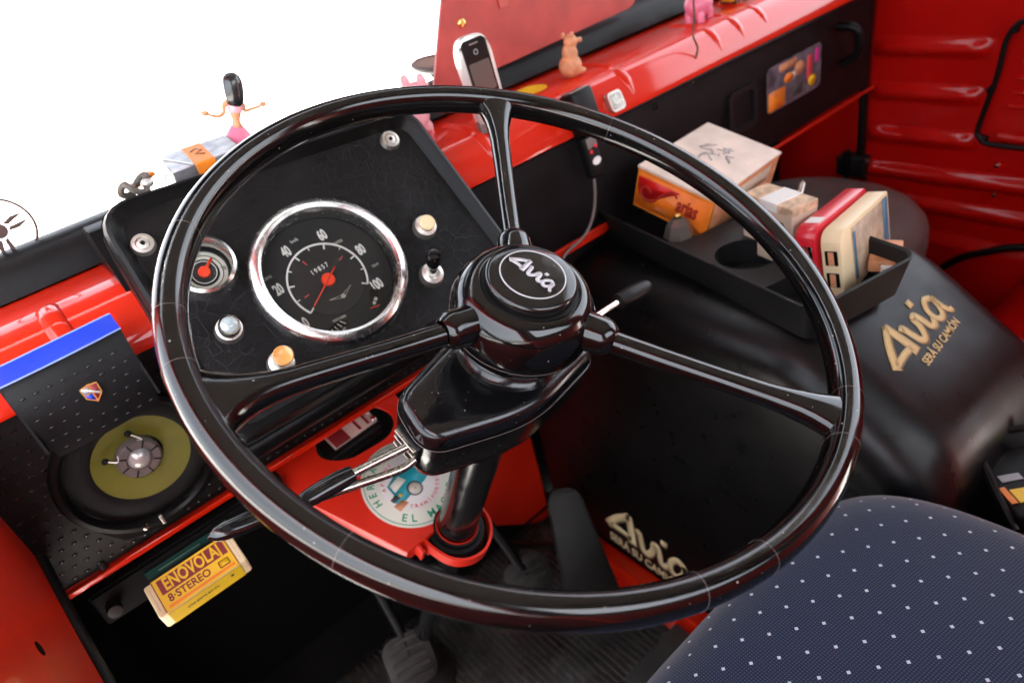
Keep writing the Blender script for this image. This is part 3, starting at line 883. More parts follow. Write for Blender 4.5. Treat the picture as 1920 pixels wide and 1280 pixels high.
# ------------------------------------------------------------------ red mounting bracket with round sticker
FB = FW @ T(0, 0, -.36)
br = thing('column_bracket', tuple(FB.translation), 'red metal bracket plate clamped round the column, round garage sticker on it', 'bracket')
plate = [(-.0585, .0063), (-.006, .0105), (.020, .030), (.042, .045), (.046, .20), (.046, .30), (-.19, .30), (-.175, .255)]
hole = rpoly([(-.050, .128), (.010, .128), (.030, .150), (.012, .180), (-.055, .180), (-.075, .150)], .016, 5)
obj('plate', prism(plate, -.003, 0, holes=[hole]), 'red_worn', br, FB)
obj('plate_flange', loft([[(-.0585, .0063, 0), (-.0600, .0060, -.002), (-.0605, .0055, -.020), (-.0585, .0063, -.020)], [(-.175, .255, 0), (-.1765, .2547, -.002), (-.177, .2542, -.022), (-.175, .255, -.022)]]), 'red_worn', br, FB)
obj('plate_end_flange', loft([[(-.0585, .0063, 0), (-.0600, .0060, -.002), (-.0605, .0055, -.020), (-.0585, .0063, -.020)], [(-.010, .0100, 0), (-.010, .0083, -.002), (-.010, .0078, -.020), (-.010, .0100, -.020)]]), 'red_worn', br, FB)
for x in (-.045, -.036):
    obj('flange_rib', box(.004, .012, .018, .001, c=(x, .003, -.011)), 'red_worn', br, FB)
# U-shaped strap round the column
sp_ = [(-.040, .014), (-.034, -.012), (-.026, -.028), (-.012, -.038), (.006, -.040), (.022, -.032), (.033, -.018), (.036, -.002), (.033, .012)]
ss = []
for p, q in zip(spline([(a, b, 0) for a, b in sp_], 5), spline([(a * .93, b * .93, 0) for a, b in sp_], 5)):
    ss.append([(p.x, p.y, 0), (p.x, p.y, -.016), (q.x, q.y, -.016), (q.x, q.y, 0)])
obj('strap', loft(ss), 'red_worn', br, FB)
obj('rubber_bush', lathe([(.0208, -.004), (.0225, .0015), (.0250, .001), (.0262, -.004), (.0300, -.0045), (.0325, -.008), (.0325, -.02), (.0208, -.02)], 40, closed=True), 'rubber', br, FB)
obj('red_bush_line', lathe([(.0210, .0016), (.0220, .0024), (.0226, .0016)], 40), 'red_worn', br, FB)
FQ = FB @ T(-.0094, .0680, 0)
st = obj('round_sticker', prism(circ(.0530, 64), .0004, .0009), 'mint', br, FQ, smooth=0, label='round pale sticker with a teal lorry and green lettering')
Fq = FQ @ T(0, 0, .0009)
obj('sticker_field', prism(circ(.0335, 48), 0, .0003), 'white', st, Fq, smooth=0)
obj('sticker_line', ring(.0495, .0502, 0, .0004, 64), 'green', st, Fq, smooth=0)
up = math.radians(104)       # reading-up direction of the sticker
arc_text('EL MACHO', .0425, up + PI - math.radians(12), .0120, 'green', st, Fq, math.radians(13.5), inward=True, bold=.0002, squeeze=.95)
arc_text('TRANSPORTES', .0290, up + PI + math.radians(4), .0058, 'redprint', st, Fq @ T(0, 0, .0004), math.radians(10.5), inward=True)
arc_text('HERMANOS', .0425, up + math.radians(28), .0110, 'green', st, Fq, math.radians(14), bold=.0002, squeeze=.95)
arc_text('APOYOS', .0300, up + math.radians(30), .0058, 'redprint', st, Fq @ T(0, 0, .0004), math.radians(12))
Fl = Fq @ T(0, 0, .0004) @ RZ(up - PI / 2)
obj('lorry_body', prism([(-.030, -.010), (-.030, .001), (-.024, .003), (-.021, .015), (-.008, .018), (.004, .016), (.020, .013), (.026, .004), (.026, -.006), (.012, -.010)], 0, .0003), 'teal', st, Fl, smooth=0)
obj('lorry_windows', prism([(-.021, .004), (-.019, .0135), (-.004, .0145), (-.002, .005)], .0003, .0006), 'mint', st, Fl, smooth=0)
obj('lorry_bumper', prism([(-.034, -.014), (-.034, -.005), (-.022, -.007), (-.020, -.014)], .0003, .0006), 'clay', st, Fl, smooth=0)
obj('lorry_grille', prism([(-.031, -.003), (-.031, .002), (-.023, .002), (-.022, -.004)], .0003, .0006), 'darkprint', st, Fl, smooth=0)
for x in (-.003,):
    obj('lorry_wheel_arch', prism(circ(.0088, 24, x, -.008), .0003, .0005), 'darkprint', st, Fl, smooth=0)
    obj('lorry_wheel', prism(circ(.0070, 24, x, -.0085), .0005, .0008), 'offwhite', st, Fl, smooth=0)
    obj('lorry_hub', prism(circ(.0018, 12, x, -.0085), .0008, .0010), 'gold', st, Fl, smooth=0)
obj('lorry_headlamp', prism(circ(.0020, 14, -.0195, -.002), .0006, .0008), 'yellow', st, Fl, smooth=0)

# fuse box seen through the bracket hole
fb = thing('fuse_box', tuple(FB @ Vector((-.02, .16, -.03))), 'grey fuse block with dark red label seen in the hole of the red bracket', 'fuse box')
obj('block', box(.075, .034, .02, .003, c=(-.020, .168, -.026)), 'rubber', fb, FB @ RZ(math.radians(6)) @ T(.016, 0, 0))
obj('fuse_label', box(.060, .022, .002, c=(-.016, .170, -.015)), 'cardpale', fb, FB @ RZ(math.radians(6)) @ T(.016, 0, 0))
obj('label_print', box(.020, .021, .001, c=(-.034, .170, -.0135)), 'maroon', fb, FB @ RZ(math.radians(6)) @ T(.016, 0, 0))
for k in (-.008, .004):
    obj('label_bar', box(.003, .016, .001, c=(k, .170, -.0135)), 'maroon', fb, FB @ RZ(math.radians(6)) @ T(.016, 0, 0))
for y in (.163, .174):
    obj('fuse_screw', sphere(.004, (.012, y, -.012), (1, 1, .5), u=14, v=8), 'chrome', fb, FB @ RZ(math.radians(6)) @ T(.016, 0, 0))

# ------------------------------------------------------------------ left footwell panel, speaker, pocket, radio
lp = thing('footwell_panel', (0, .62, .62), 'black embossed panel with dimples below the red dash on the driver side', 'panel')
Fl_ = frame((0, .6140, 0), (1, 0, 0), (0, -1, 0))     # local x = world x, y = world z
obj('panel_sheet', box(.50, .170, .006, .001, c=(.105, .6245, 0)), 'black', lp, Fl_)
db = bmesh.new()
for i in range(46):
    for j in range(15):
        x = -.140 + i * .0105 + (j % 2) * .00525; z = .546 + j * .0107
        if (x - .0) ** 2 / .062 ** 2 + (z - .622) ** 2 / .066 ** 2 < 1: continue
        sphere(.0018, (x, z, .0030), (1.5, .7, .6), db, u=6, v=4)
obj('dimples', db, mat('dimple_black', (.012, .012, .012), .22), lp, Fl_, kind='stuff')

spk = thing('loudspeaker', (-.010, .60, .618), 'round loudspeaker with yellow cone in the panel below the blue pocket', 'loudspeaker')
Fk = frame((-.013, .606, .622), (1, 0, 0), (0, -1, .0))
obj('speaker_rim', lathe([(.0640, 0), (.0660, .004), (.0640, .0085), (.0600, .0092), (.0575, .0068), (.0560, .002)], 72), 'vinyl_edge', spk, Fk @ T(-.005, -.002, 0) @ Matrix.Scale(1.02, 4))
obj('surround', lathe([(.0620, .0010), (.0560, .0030), (.0500, .0045), (.0430, .0040), (.0400, .0020)], 64), 'grille', spk, Fk)
obj('cone', lathe([(.0400, .0018), (.0320, -.0005), (.0190, -.0040), (.0185, -.0060)], 64), 'cone', spk, Fk)
twc = Fk @ T(-.002, .001, 0)
tw = obj('tweeter_ring', lathe([(.0098, .0020), (.0112, .0040), (.0165, .0042), (.0188, .0015), (.0190, -.005)], 48), 'greypart', spk, twc)
for k in range(8):
    a = 2 * PI * k / 8 + .2
    obj('tweeter_groove', ribbon([(.0108 * math.cos(a), .0108 * math.sin(a)), (.0175 * math.cos(a), .0175 * math.sin(a))], .0011, .0038, .0047), 'black', tw, twc, smooth=0)
obj('tweeter_dome', sphere(.0098, (0, 0, .0010), (1, 1, .75)), 'silver', spk, twc)
for a, s in ((150, 1), (84, 1)):
    a = math.radians(a)
    c = Vector((.0265 * math.cos(a), .0265 * math.sin(a), .002))
    obj('terminal', sphere(.0030, tuple(c), (1, 1, .6), u=12, v=8), 'black', spk, twc)
    d = Vector((.0180 * math.cos(a - .25), .0180 * math.sin(a - .25), .002))
    mid = (c + d) / 2 + Vector((.005 * math.sin(a), -.004, .003))
    obj('lead_wire', tube(spline([c, mid, d], 6), .0007, 8), 'alu', spk, twc)
# bracket wing under the speaker
obj('speaker_wing', prism(rpoly([(-.060, -.040), (-.046, -.064), (-.006, -.072), (.03, -.060), (.055, -.04), (.02, -.056), (-.012, -.0615), (-.040, -.053)], .006, 4), 0, .007), 'vinyl_edge', spk, Fk)
obj('wing_screw', sphere(.0038, (-.028, -.0610, .0075), (1, 1, .5), u=14, v=8), 'steel', spk, Fk)
obj('wing_tab', box(.0030, .010, .003, .0008, c=(-.014, -.0620, .0085)), 'alu', spk, Fk)
text('STEREO', .0055, 'gold_dark', spk, Fk @ T(.016, -.0600, .0072) @ RZ(math.radians(12)), squeeze=.9)
obj('panel_screw', sphere(.0045, (.063, .612, .001), (1, 1, .5), u=14, v=8), 'steel', lp, Fl_)

# blue-lined pocket hanging over the red lip
pk = thing('blue_pocket', (-.02, .58, .70), 'black dimpled pouch with bright blue lining and a small crest', 'pouch')
Fk2 = frame((-.020, .588, .7395), (1, 0, .02), (0, -.97, .24))
front = [[(-.046, .0085, .012), (.043, .0085, .012), (.043, .0065, .012), (-.046, .0065, .012)]]
fr = bmesh.new()
secs = []
for y, hw2, z in ((.006, .0445, .012), (.003, .0445, .0135), (-.022, .0430, .0150), (-.045, .0415, .0105), (-.064, .0400, .002)):
    row = []
    for i in range(13):
        t = -1 + i / 6
        row.append((t * hw2, y, z + .004 * (1 - t * t) - .001))
    for i in range(12, -1, -1):
        t = -1 + i / 6
        row.append((t * hw2 * .98, y, z + .004 * (1 - t * t) - .003))
    secs.append(row)
obj('pouch_front', loft(secs), 'black', pk, Fk2)
obj('pouch_side', box(.002, .058, .013, c=(-.0435, -.026, .0065)), 'black', pk, Fk2)
obj('pouch_side', box(.002, .058, .013, c=(.0425, -.026, .0065)), 'black', pk, Fk2)
lin = []
for k, (dz, dy) in enumerate(((.0165, .0045), (.011, .0078), (.0050, .0118), (-.001, .0160))):
    lin.append([( -.0450 + .0895 * i / 14, dy - .0, dz + .0045 * (1 - (-1 + i / 7) ** 2) * (1 - k / 3.2)) for i in range(15)])
lb = bmesh.new()
Rr_ = [[lb.verts.new(p) for p in r_] for r_ in lin]
for A, B in zip(Rr_, Rr_[1:]):
    for i in range(14): lb.faces.new((A[i], A[i + 1], B[i + 1], B[i]))
obj('blue_lining', lb, 'blue', pk, Fk2)
obj('lining_edge', tube([(-.0450 + .0895 * i / 14, .0047, .0170 + .0045 * (1 - (-1 + i / 7) ** 2)) for i in range(15)], .0007, 6), 'pale', pk, Fk2)
obj('lining_edge', tube([(-.0450, .0162, -.001), (.0445, .0162, -.001)], .0007, 6), 'pale', pk, Fk2)
dm = bmesh.new()
for i in range(9):
    for j in range(6):
        x = -.036 + i * .0095 + (j % 2) * .0045; y = -.010 - j * .0095
        if abs(x) > .037 or (abs(x - .004) < .011 and abs(y + .028) < .012): continue
        sphere(.0017, (x, y, .0138 + .004 * (1 - (x / .043) ** 2) - max(0, (-y - .022)) * .22), (1.5, .6, .6), dm, u=6, v=4)
obj('dimples', dm, bpy.data.materials['dimple_black'], pk, Fk2, kind='stuff')
Fc = Fk2 @ T(.004, -.028, .0190)
cr = obj('crest', prism([(-.0068, .0058), (0, .0070), (.0066, .0058), (.0060, -.0030), (0, -.0085), (-.0062, -.0028)], 0, .0006), 'brass', pk, Fc)
obj('crest_field', prism([(-.0056, .0046), (-.0006, .0054), (-.0006, .0002), (-.0056, .0002)], .0006, .0010), 'decalgrey', cr, Fc, smooth=0)
obj('crest_field', prism([(.0006, .0054), (.0054, .0046), (.0048, -.0026), (.0006, -.0064)], .0006, .0010), 'maroon', cr, Fc, smooth=0)
obj('crest_field', prism([(-.0054, -.0006), (-.0006, -.0006), (-.0006, -.0064), (-.0050, -.0026)], .0006, .0010), 'blue', cr, Fc, smooth=0)
obj('crest_band', ribbon([(-.0055, .0052), (.0050, -.0030)], .0016, .0010, .0013), 'offwhite', cr, Fc, smooth=0)

# under-dash cassette radio
rd = thing('car_radio', (-.02, .57, .56), 'dark under-dash stereo player between the red edge and yellow cartridge', 'car stereo')
FR = frame((-.015, .5960, .5150), (1, 0, 0), (0, -1, .10))
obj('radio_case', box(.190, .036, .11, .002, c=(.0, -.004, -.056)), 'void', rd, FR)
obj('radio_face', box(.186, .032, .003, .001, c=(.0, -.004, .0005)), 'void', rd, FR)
obj('tuning_window', box(.062, .008, .001, c=(-.018, .002, .0028)), mat('tuning_glass', (.01, .035, .032), .15), rd, FR)
obj('tuning_line', box(.040, .0008, .0008, c=(-.018, .0015, .0036)), mat('tuning_line', (.06, .13, .11), .4), rd, FR)
obj('radio_button', box(.010, .006, .006, .0015, c=(.022, .004, .004)), 'greypart', rd, FR)
obj('green_button', box(.006, .004, .003, .001, c=(.0290, .0050, .003)), mat('green_button', (.18, .75, .06), .35), rd, FR)
for x in (-.082, .082):
    obj('radio_knob', lathe([(.0065, 0), (.0068, .010), (.0060, .013), (0, .0135)], 24), 'rubber', rd, FR @ T(x, -.004, .001))
obj('radio_hanger', box(.006, .020, .04, .001, c=(-.072, .022, -.03)), 'rubber', rd, FR)
obj('radio_hanger', box(.006, .020, .04, .001, c=(.072, .022, -.03)), 'rubber', rd, FR)

# yellow eight-track cartridge sticking out of the player
yc = thing('yellow_cartridge', (-.02, .51, .535), 'yellow tape cartridge with maroon lettering sticking out of the player', 'tape cartridge')
YX = Vector((.0823, .000, .0005)).normalized()
FY = frame((-.0275, .5380, .5270), YX, (0, -.36, .93))
obj('cartridge_body', box(.0800, .034, .024, .0022, c=(0, .006, -.012)), 'tape_cream', yc, FY)
lab = obj('main_label', box(.0660, .0335, .0006, c=(0, .006, .0003)), 'yellow', yc, FY)
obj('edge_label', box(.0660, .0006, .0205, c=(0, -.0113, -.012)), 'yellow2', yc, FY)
obj('label_border', box(.0008, .0335, .0004, c=(-.0330, .006, .0008)), 'maroon', lab, FY)
obj('label_border', box(.0008, .0335, .0004, c=(.0330, .006, .0008)), 'maroon', lab, FY)
obj('label_block', box(.0600, .0150, .0003, c=(.0006, .0128, .00075)), 'maroon', lab, FY)
text('ENOVOLAJ', .0175, 'yellow', lab, FY @ T(.0004, .0126, .0012), squeeze=.60, bold=.0004)
text('8·STEREO', .0105, 'maroon', lab, FY @ T(-.008, -.0010, .0009), squeeze=.85, bold=.0002)
obj('label_window', prism(rrect(.0095, .0070, .001, cx=.0235, cy=-.0015), .0007, .0010), 'maroon', lab, FY, smooth=0)
obj('label_window_fill', prism(rrect(.0078, .0054, .0008, cx=.0235, cy=-.0015), .0010, .0013), 'yellow', lab, FY, smooth=0)
obj('label_strip', box(.0600, .0028, .0003, c=(.0006, -.0078, .00075)), 'orange', lab, FY)
Fe = frame(FY @ Vector((0, -.0117, -.012)), YX, FY.to_3x3() @ Vector((0, -1, 0)))
text('UNA CINTA SIN FIN', .0036, 'darkprint', yc, Fe @ T(-.004, .001, .0001), squeeze=.9)
obj('edge_mark', prism(circ(.0016, 12, .0235, .0030), 0, .0003), 'darkprint', yc, Fe, smooth=0)
for s in (-1, 1):
    obj('end_groove', box(.0006, .024, .0004, c=(s * .0365, .006, .0001)), 'cardbeige', yc, FY)

# ------------------------------------------------------------------ engine cover
ec = thing('engine_cover', (.63, .43, 0), 'black vinyl engine cover between the seats with gold lettering', 'engine cover')
def cover_section(y, zt, x0=.490, x1=.754, ra=.062, rb=.032):
    p = [(x0, y, -.06), (x0, y, max(0, zt - ra - .12)), (x0, y, zt - ra)]
    for k in range(1, 9):
        a = PI / 2 * k / 8
        p.append((x0 + ra * (1 - math.cos(a)), y, zt - ra * (1 - math.sin(a))))
    p += [(x0 + ra + .05, y, zt), (x1 - rb - .03, y, zt), (x1 - rb, y, zt)]
    for k in range(1, 7):
        a = PI / 2 * k / 6
        p.append((x1 - rb * (1 - math.cos(a)), y, zt - rb * (1 - math.sin(a))))
        p[-1] = (x1 - rb + rb * math.sin(a), y, zt - rb * (1 - math.cos(a)))
    p += [(x1, y, max(0, zt - .2)), (x1, y, -.06)]
    return p
stn = [(.74, .545), (.60, .553), (.45, .556), (.33, .5555), (.305, .553), (.290, .549), (.272, .540), (.250, .5245), (.20, .4885), (.175, .4705), (.160, .456), (.148, .436), (.141, .41), (.137, .37), (.134, .30), (.128, .16)]
b = loft([cover_section(y, z) for y, z in stn])
obj('cover_shell', b, 'cover', ec, smooth=75)
obj('base_flange', box(.030, .62, .035, .004, c=(.474, .42, .0175)), 'red', ec)
obj('floor_flange', box(.036, .58, .004, .001, c=(.462, .40, .006)), 'red', ec)
# gold decal on the driver side face: reads towards the rear
FD1 = frame((.4899, .5200, .1040), (0, -1, -.09), (-1, 0, 0)) @ Matrix.Diagonal((.88, 1.12, 1, 1))
d1 = obj('side_decal', logo_bm(.0585, .0001, .92), 'gold_lit', ec, FD1 @ T(0, 0, .0012), smooth=0, label='gold script decal low on the side of the engine cover')
obj('decal_shadow', logo_bm(.0585, .0001, 1.12), 'gold_dark', d1, FD1 @ T(.001, -.0015, .0010), smooth=0)
text('SERÁ SU CAMIÓN', .0235, 'gold_lit', d1, FD1 @ T(-.006, -.046, .0014), squeeze=.90, bold=.0004)
# gold decal on the rear slope: reads towards the passenger side
FD2 = frame((.632, .2400, .5172), (1, .10, .0), (0, -.582, .813))
d2 = obj('rear_decal', logo_bm(.0385, .0001, .85), 'gold', ec, FD2 @ T(0, .004, .0008), smooth=0, label='gold script decal on the sloping rear of the engine cover')
obj('decal_shadow', logo_bm(.0385, .0001, 1.12), 'gold_dark', d2, FD2 @ T(.0008, .003, .0004), smooth=0)
text('SERÁ SU CAMIÓN', .0125, 'gold', d2, FD2 @ T(.012, -.0265, .0008), squeeze=.82, bold=.0002)

# ------------------------------------------------------------------ storage tray on the cover
TA = math.atan2(-.085, -.386)     # tray long axis
tr_o = Vector((.610, .461, .552))
ax = Vector((.533 - .618, .268 - .654, 0)).normalized()
FT = frame(tr_o, ax, (0, 0, 1))    # local x = rearwards along the tray, y = towards passenger side
tr = thing('storage_tray', tuple(tr_o), 'open black plastic storage tray on top of the engine cover', 'tray')
L_, W_, Hh_ = .398, .146, .043
def shell_tray():
    secs = []
    def R_(w_, h_, r, z): return [(p[0], p[1], z) for p in rrect(w_, h_, r, 5)]
    secs.append(R_(L_ - .02, W_ - .02, .012, 0))
    secs.append(R_(L_ - .004, W_ - .004, .016, Hh_ - .004))
    secs.append(R_(L_, W_, .018, Hh_))
    secs.append(R_(L_ - .004, W_ - .004, .016, Hh_ + .001))
    secs.append(R_(L_ - .010, W_ - .010, .014, Hh_ - .001))
    secs.append(R_(L_ - .024, W_ - .024, .012, .006))
    return loft(secs)
FT2 = FT @ T(0, .010, 0)
obj('tray_shell', shell_tray(), 'tray', tr, FT2, smooth=45)
# raised deck with cup hole
deck = rrect(.142, .122, .012, 5, cx=.055, cy=0)
dk = obj('cup_deck', prism(deck, .006, .032, holes=[circ(.033, 36, .060, -.020)]), 'tray', tr, FT2)
obj('cup_wall', lathe([(.0330, .0325), (.0332, .006)], 36), 'black', tr, FT2 @ T(.060, -.020, 0))

# cigar box lying on its long side at the front of the tray
def lbox(name, corners_z, label, cat): pass
cg = thing('cigar_box', (.640, .515, .585), 'orange and red cigar box with pale worn lid at the front of the tray', 'cigar box')
FC = frame((.690, .5321, .6093), (.067, -.957, -.283), (.028, -.282, .959))
# local: x = rearwards, y = towards passenger, z = up
FC = FC @ RY(math.radians(0))
cx_, cy_, cz_ = .108, .153, .054
obj('box_body', box(cx_, cy_, cz_, .0012, 1), 'orange', cg, FC)
obj('lid', box(cx_ + .002, cy_ + .002, .004, .0008, 1, c=(0, 0, cz_ / 2 + .002)), 'cardpale', cg, FC)
lid_pr = bmesh.new()
for (x, y, w_) in ((-.016, .022, .05), (.004, .030, .04), (.012, .012, .045), (-.004, .0, .02)):
    for k in range(5):
        ribbon([(x + random.uniform(-.012, .012), y + random.uniform(-.01, .01)), (x + random.uniform(-.012, .012), y + random.uniform(-.012, .012))], .0022, cz_ / 2 + .0041, cz_ / 2 + .0044, lid_pr)
obj('lid_print', lid_pr, 'greyprint', cg, FC, smooth=0)
FCf = frame(FC @ Vector((0, -cy_ / 2 - .0004, 0)), FC.to_3x3() @ Vector((1, 0, 0)), FC.to_3x3() @ Vector((0, -1, 0)))
FCf0 = FCf
FCf = FCf @ Matrix.Diagonal((.62, .95, 1, 1))
ff = obj('front_label', prism(rrect(.174 - .008, cz_ - .006, .001), 0, .0003), mat('orange_label', (.78, .17, .008), .5, var=.12, vscale=60), cg, FCf, smooth=0)
obj('label_red_field', prism([(-.081, .0195), (.018, .0195), (-.004, .010), (-.030, -.002), (-.055, -.010), (-.075, -.007), (-.081, .002)], .0004, .0007), 'cardred', ff, FCf, smooth=0)
obj('label_scroll', ribbon([(p[0], p[1]) for p in spline([(.012, .012, 0), (.002, .017, 0), (-.012, .012, 0), (-.028, .001, 0), (-.042, -.009, 0), (-.064, -.010, 0), (-.073, .001, 0), (-.060, .008, 0), (-.048, .002, 0)], 7)], .0036, .0008, .0011), mat('brick_print', (.38, .02, .012), .5), ff, FCf, smooth=0)
text('arias', .030, bpy.data.materials['brick_print'], ff, FCf @ T(.036, .0035, .0009), shear=.25, bold=.0009, squeeze=.85)
text('SUPERIORES', .0060, 'clay', ff, FCf @ T(-.020, -.0160, .0009), squeeze=.8)
FCf = FCf0
FCe = frame(FC @ Vector((cx_ / 2 + .0004, 0, 0)), FC.to_3x3() @ Vector((0, 1, 0)), FC.to_3x3() @ Vector((1, 0, 0)))
ee = obj('end_label', prism(rrect(cy_ - .008, cz_ - .006, .001), 0, .0003), 'clay', cg, FCe, smooth=0)
obj('end_strip', prism(rrect(cy_ * .5, cz_ * .35, .001, cx=.018, cy=.012), .0004, .0007), 'cardbeige', ee, FCe, smooth=0)

# glass stopper shaped ornament in the tray
FO = frame((.596, .503, .573), (1, 0, 0), (0, 0, 1))
gl = thing('glass_stopper', (.596, .503, .573), 'small grey faceted glass stopper in front of the cigar box', 'ornament')
obj('stopper_body', lathe([(0, 0), (.018, 0), (.0185, .008), (.0135, .024), (.007, .031), (0, .031)], 8), mat('grey_glass', (.10, .085, .075), .12, coat=.5), gl, FO, smooth=10)
obj('stopper_tip', lathe([(.005, .030), (.006, .035), (0, .038)], 12), 'brass', gl, FO)

# cigarette packet standing in the tray
cp = thing('cigarette_packet', (.636, .385, .58), 'beige cigarette packet with white tax seal behind the cup hole', 'cigarette packet')
FCp = frame((.634, .394, .598), ax, (0.0, .0, 1))
obj('packet_body', box(.072, .036, .066, .001, 1), 'cardbeige', cp, FCp)
obj('flip_top', box(.0725, .0365, .010, .001, 1, c=(0, 0, .0325)), mat('tan_top', (.62, .44, .28), .6, var=.3, vscale=90), cp, FCp)
obj('tax_seal', box(.026, .0372, .0108, .0008, 1, c=(.002, 0, .0328)), 'white', cp, FCp)
FCq = frame(FCp @ Vector((0, -.0184, 0)), ax, FCp.to_3x3() @ Vector((0, -1, 0)))
text('FUMAR', .018, 'darkprint', cp, FCq @ T(.002, .012, .0001), squeeze=.85, bold=.0004)
text('MATA', .018, 'darkprint', cp, FCq @ T(.004, -.008, .0001), squeeze=.85, bold=.0004)

# two tape cartridges standing on edge, and a pen
def cartridge(name, Fc_, m, label, lablm):
    t = thing(name, tuple(Fc_.translation), label, 'tape cartridge', 'tape cartridges standing in the tray')
    # local: x length (top view), y thickness, z height
    body = rpoly([(-.0575, -.036), (.0575, -.036), (.0575, .036), (-.0575, .036)], [.004, .004, .016, .004], 5)
    bb = prism(body, -.0098, .0098, .0015, 2)
    xf(bb, Matrix(((1, 0, 0, 0), (0, 0, 1, 0), (0, 1, 0, 0), (0, 0, 0, 1))))
    obj('cartridge_shell', bb, m, t, Fc_, smooth=35)
    for z in (.009, -.015):
        w_ = obj('tape_window', box(.003, .0130, .016, .0006, 1, c=(.0568, 0, z)), 'phoneblk', t, Fc_)
        obj('tape_pad', box(.0015, .0055, .014, c=(.0582, 0, z)), 'maroon' if m == 'tape_red' else 'clay', w_, Fc_)
    return t
cdir = Vector((-.095, -.068, 0)).normalized()
FA = frame((.6465, .3370, .5900), (-1, -.06, 0), (.02, .16, 1))
red_t = cartridge('tape_cartridge', FA, 'tape_red', 'crimson tape cartridge with white end label standing in the tray', None)
obj('end_sticker', box(.014, .0150, .0006, c=(.034, 0, .0363)), 'white', red_t, FA @ T(0, 0, 0))
FBc = frame((.6500, .3140, .5890), (-1, -.09, 0), (.02, .16, 1))
cr_t = cartridge('tape_cartridge', FBc, 'tape_cream', 'ivory tape cartridge with blue spined paper label, nearest the tray end', None)
Fz = frame(FBc @ Vector((0, .0101, 0)), FBc.to_3x3() @ Vector((-1, 0, 0)), FBc.to_3x3() @ Vector((0, 1, 0)))
lb1 = obj('paper_label', prism(rrect(.084, .062, .001, cx=.010), 0, .0003), mat('brown_label', (.42, .30, .20), .6, var=.25, vscale=70), cr_t, Fz, smooth=0)
obj('blue_spine', prism(rrect(.012, .064, .001, cx=.047), .0004, .0007), mat('slate_blue', (.03, .11, .19), .5), lb1, Fz, smooth=0)
obj('blue_spine', prism(rrect(.005, .052, .001, cx=-.028), .0004, .0007), bpy.data.materials['slate_blue'], lb1, Fz, smooth=0)
pn = thing('ballpoint_pen', (.636, .37, .60), 'silver ballpoint pen leaning beside the crimson cartridge', 'pen')
obj('barrel', tube([(.586, .360, .585), (.690, .400, .625)], .0032, 12), 'silver', pn)
obj('pen_tip', tube([(.578, .357, .582), (.586, .360, .585)], [.0012, .0032], 12), 'chrome', pn)
obj('clip', tube([(.650, .384, .613), (.690, .3995, .6285)], .0012, 6), 'chrome', pn)
FM = frame((.640, .365, .590), ax, (0, -.5, 1))
mg = thing('pink_matchbox', tuple(FM.translation), 'bright pink little packet between cigarette packet and crimson cartridge', 'matchbox')
obj('packet_body', box(.050, .034, .020, .001, 1), 'magenta', mg, FM)
obj('packet_top', box(.040, .026, .001, c=(0, 0, .0105)), 'pinkclear', mg, FM)
sm = thing('folded_leaflet', (.648, .285, .575), 'red and white folded leaflet at the end of the tray', 'leaflet')
obj('paper_fold', xf(box(.05, .03, .012, .001, 1), RZ(.4)), 'clay', sm, T(.664, .290, .574))
obj('white_fold', xf(box(.035, .02, .010, .001, 1), RZ(.6)), 'white', sm, T(.654, .281, .572))

# ------------------------------------------------------------------ seats
def cushion(cx, cy, sx, sy, zt, th, dome, n=30, e=4.0):
    b = bmesh.new()
    uvl = b.loops.layers.uv.new('UVMap')
    rings = []
    prof_c = []
    for i in range(17):
        t = i / 16
        prof_c.append((t, zt + dome * (1 - t ** 3) * 1.0))
    edge = [(1.02, -.012), (1.03, -.03), (1.02, -.06), (1.0, -th)]
    allr = [(t * 1.0, zt + dome * (1 - t ** 2.6)) for t in [i / 14 for i in range(1, 15)]]
    allr = [(t - (.0 if t < .9 else 0), z - (0 if t < .86 else .014 * ((t - .86) / .14) ** 2)) for t, z in allr] + [(r, zt + dz) for r, dz in ((1.018, -.026), (1.022, -.045), (1.012, -.070), (1.0, -th))]
    N_ = 96
    c0 = b.verts.new((cx, cy, zt + dome))
    for t, z in allr:
        rr = []
        for k in range(N_):
            a = 2 * PI * k / N_
            c_, s_ = math.cos(a), math.sin(a)
            ex = math.copysign(abs(c_) ** (2 / e), c_) * sx * t
            ey = math.copysign(abs(s_) ** (2 / e), s_) * sy * t
            rr.append(b.verts.new((cx + ex, cy + ey, z)))
        rings.append(rr)
    for k in range(N_): b.faces.new((c0, rings[0][k], rings[0][(k + 1) % N_]))
    for A, B in zip(rings, rings[1:]):
        for k in range(N_): b.faces.new((A[k], B[k], B[(k + 1) % N_], A[(k + 1) % N_]))
    b.faces.new(rings[-1][::-1])
    for f in b.faces:
        for l in f.loops:
            x, y, z = l.vert.co
            dz_ = max(0, zt - .006 - z)
            l[uvl].uv = (x, y + (dz_ if y > cy else -dz_))
    return b
ds = thing('driver_seat', (.25, -.02, .2), 'navy blue driver seat cushion with small white woven dots', 'seat')
obj('seat_cushion', cushion(.270, -.008, .222, .234, .468, .13, .018, e=4.4), 'fabric', ds, smooth=0)
obj('seat_base', box(.36, .40, .22, .02, c=(.262, -.02, .20)), 'black', ds)
obj('seat_pedestal', box(.30, .34, .10, .01, c=(.262, -.02, .05)), 'black', ds)
ps = thing('passenger_seat', (1.05, .45, .2), 'round shiny black passenger seat behind the tape cartridges', 'seat')
obj('seat_cushion', cushion(1.045, .585, .165, .172, .392, .10, .030, e=2.2), 'seatblk', ps, smooth=0)
obj('seat_base', box(.22, .26, .24, .02, c=(1.03, .60, .14)), 'black', ps)

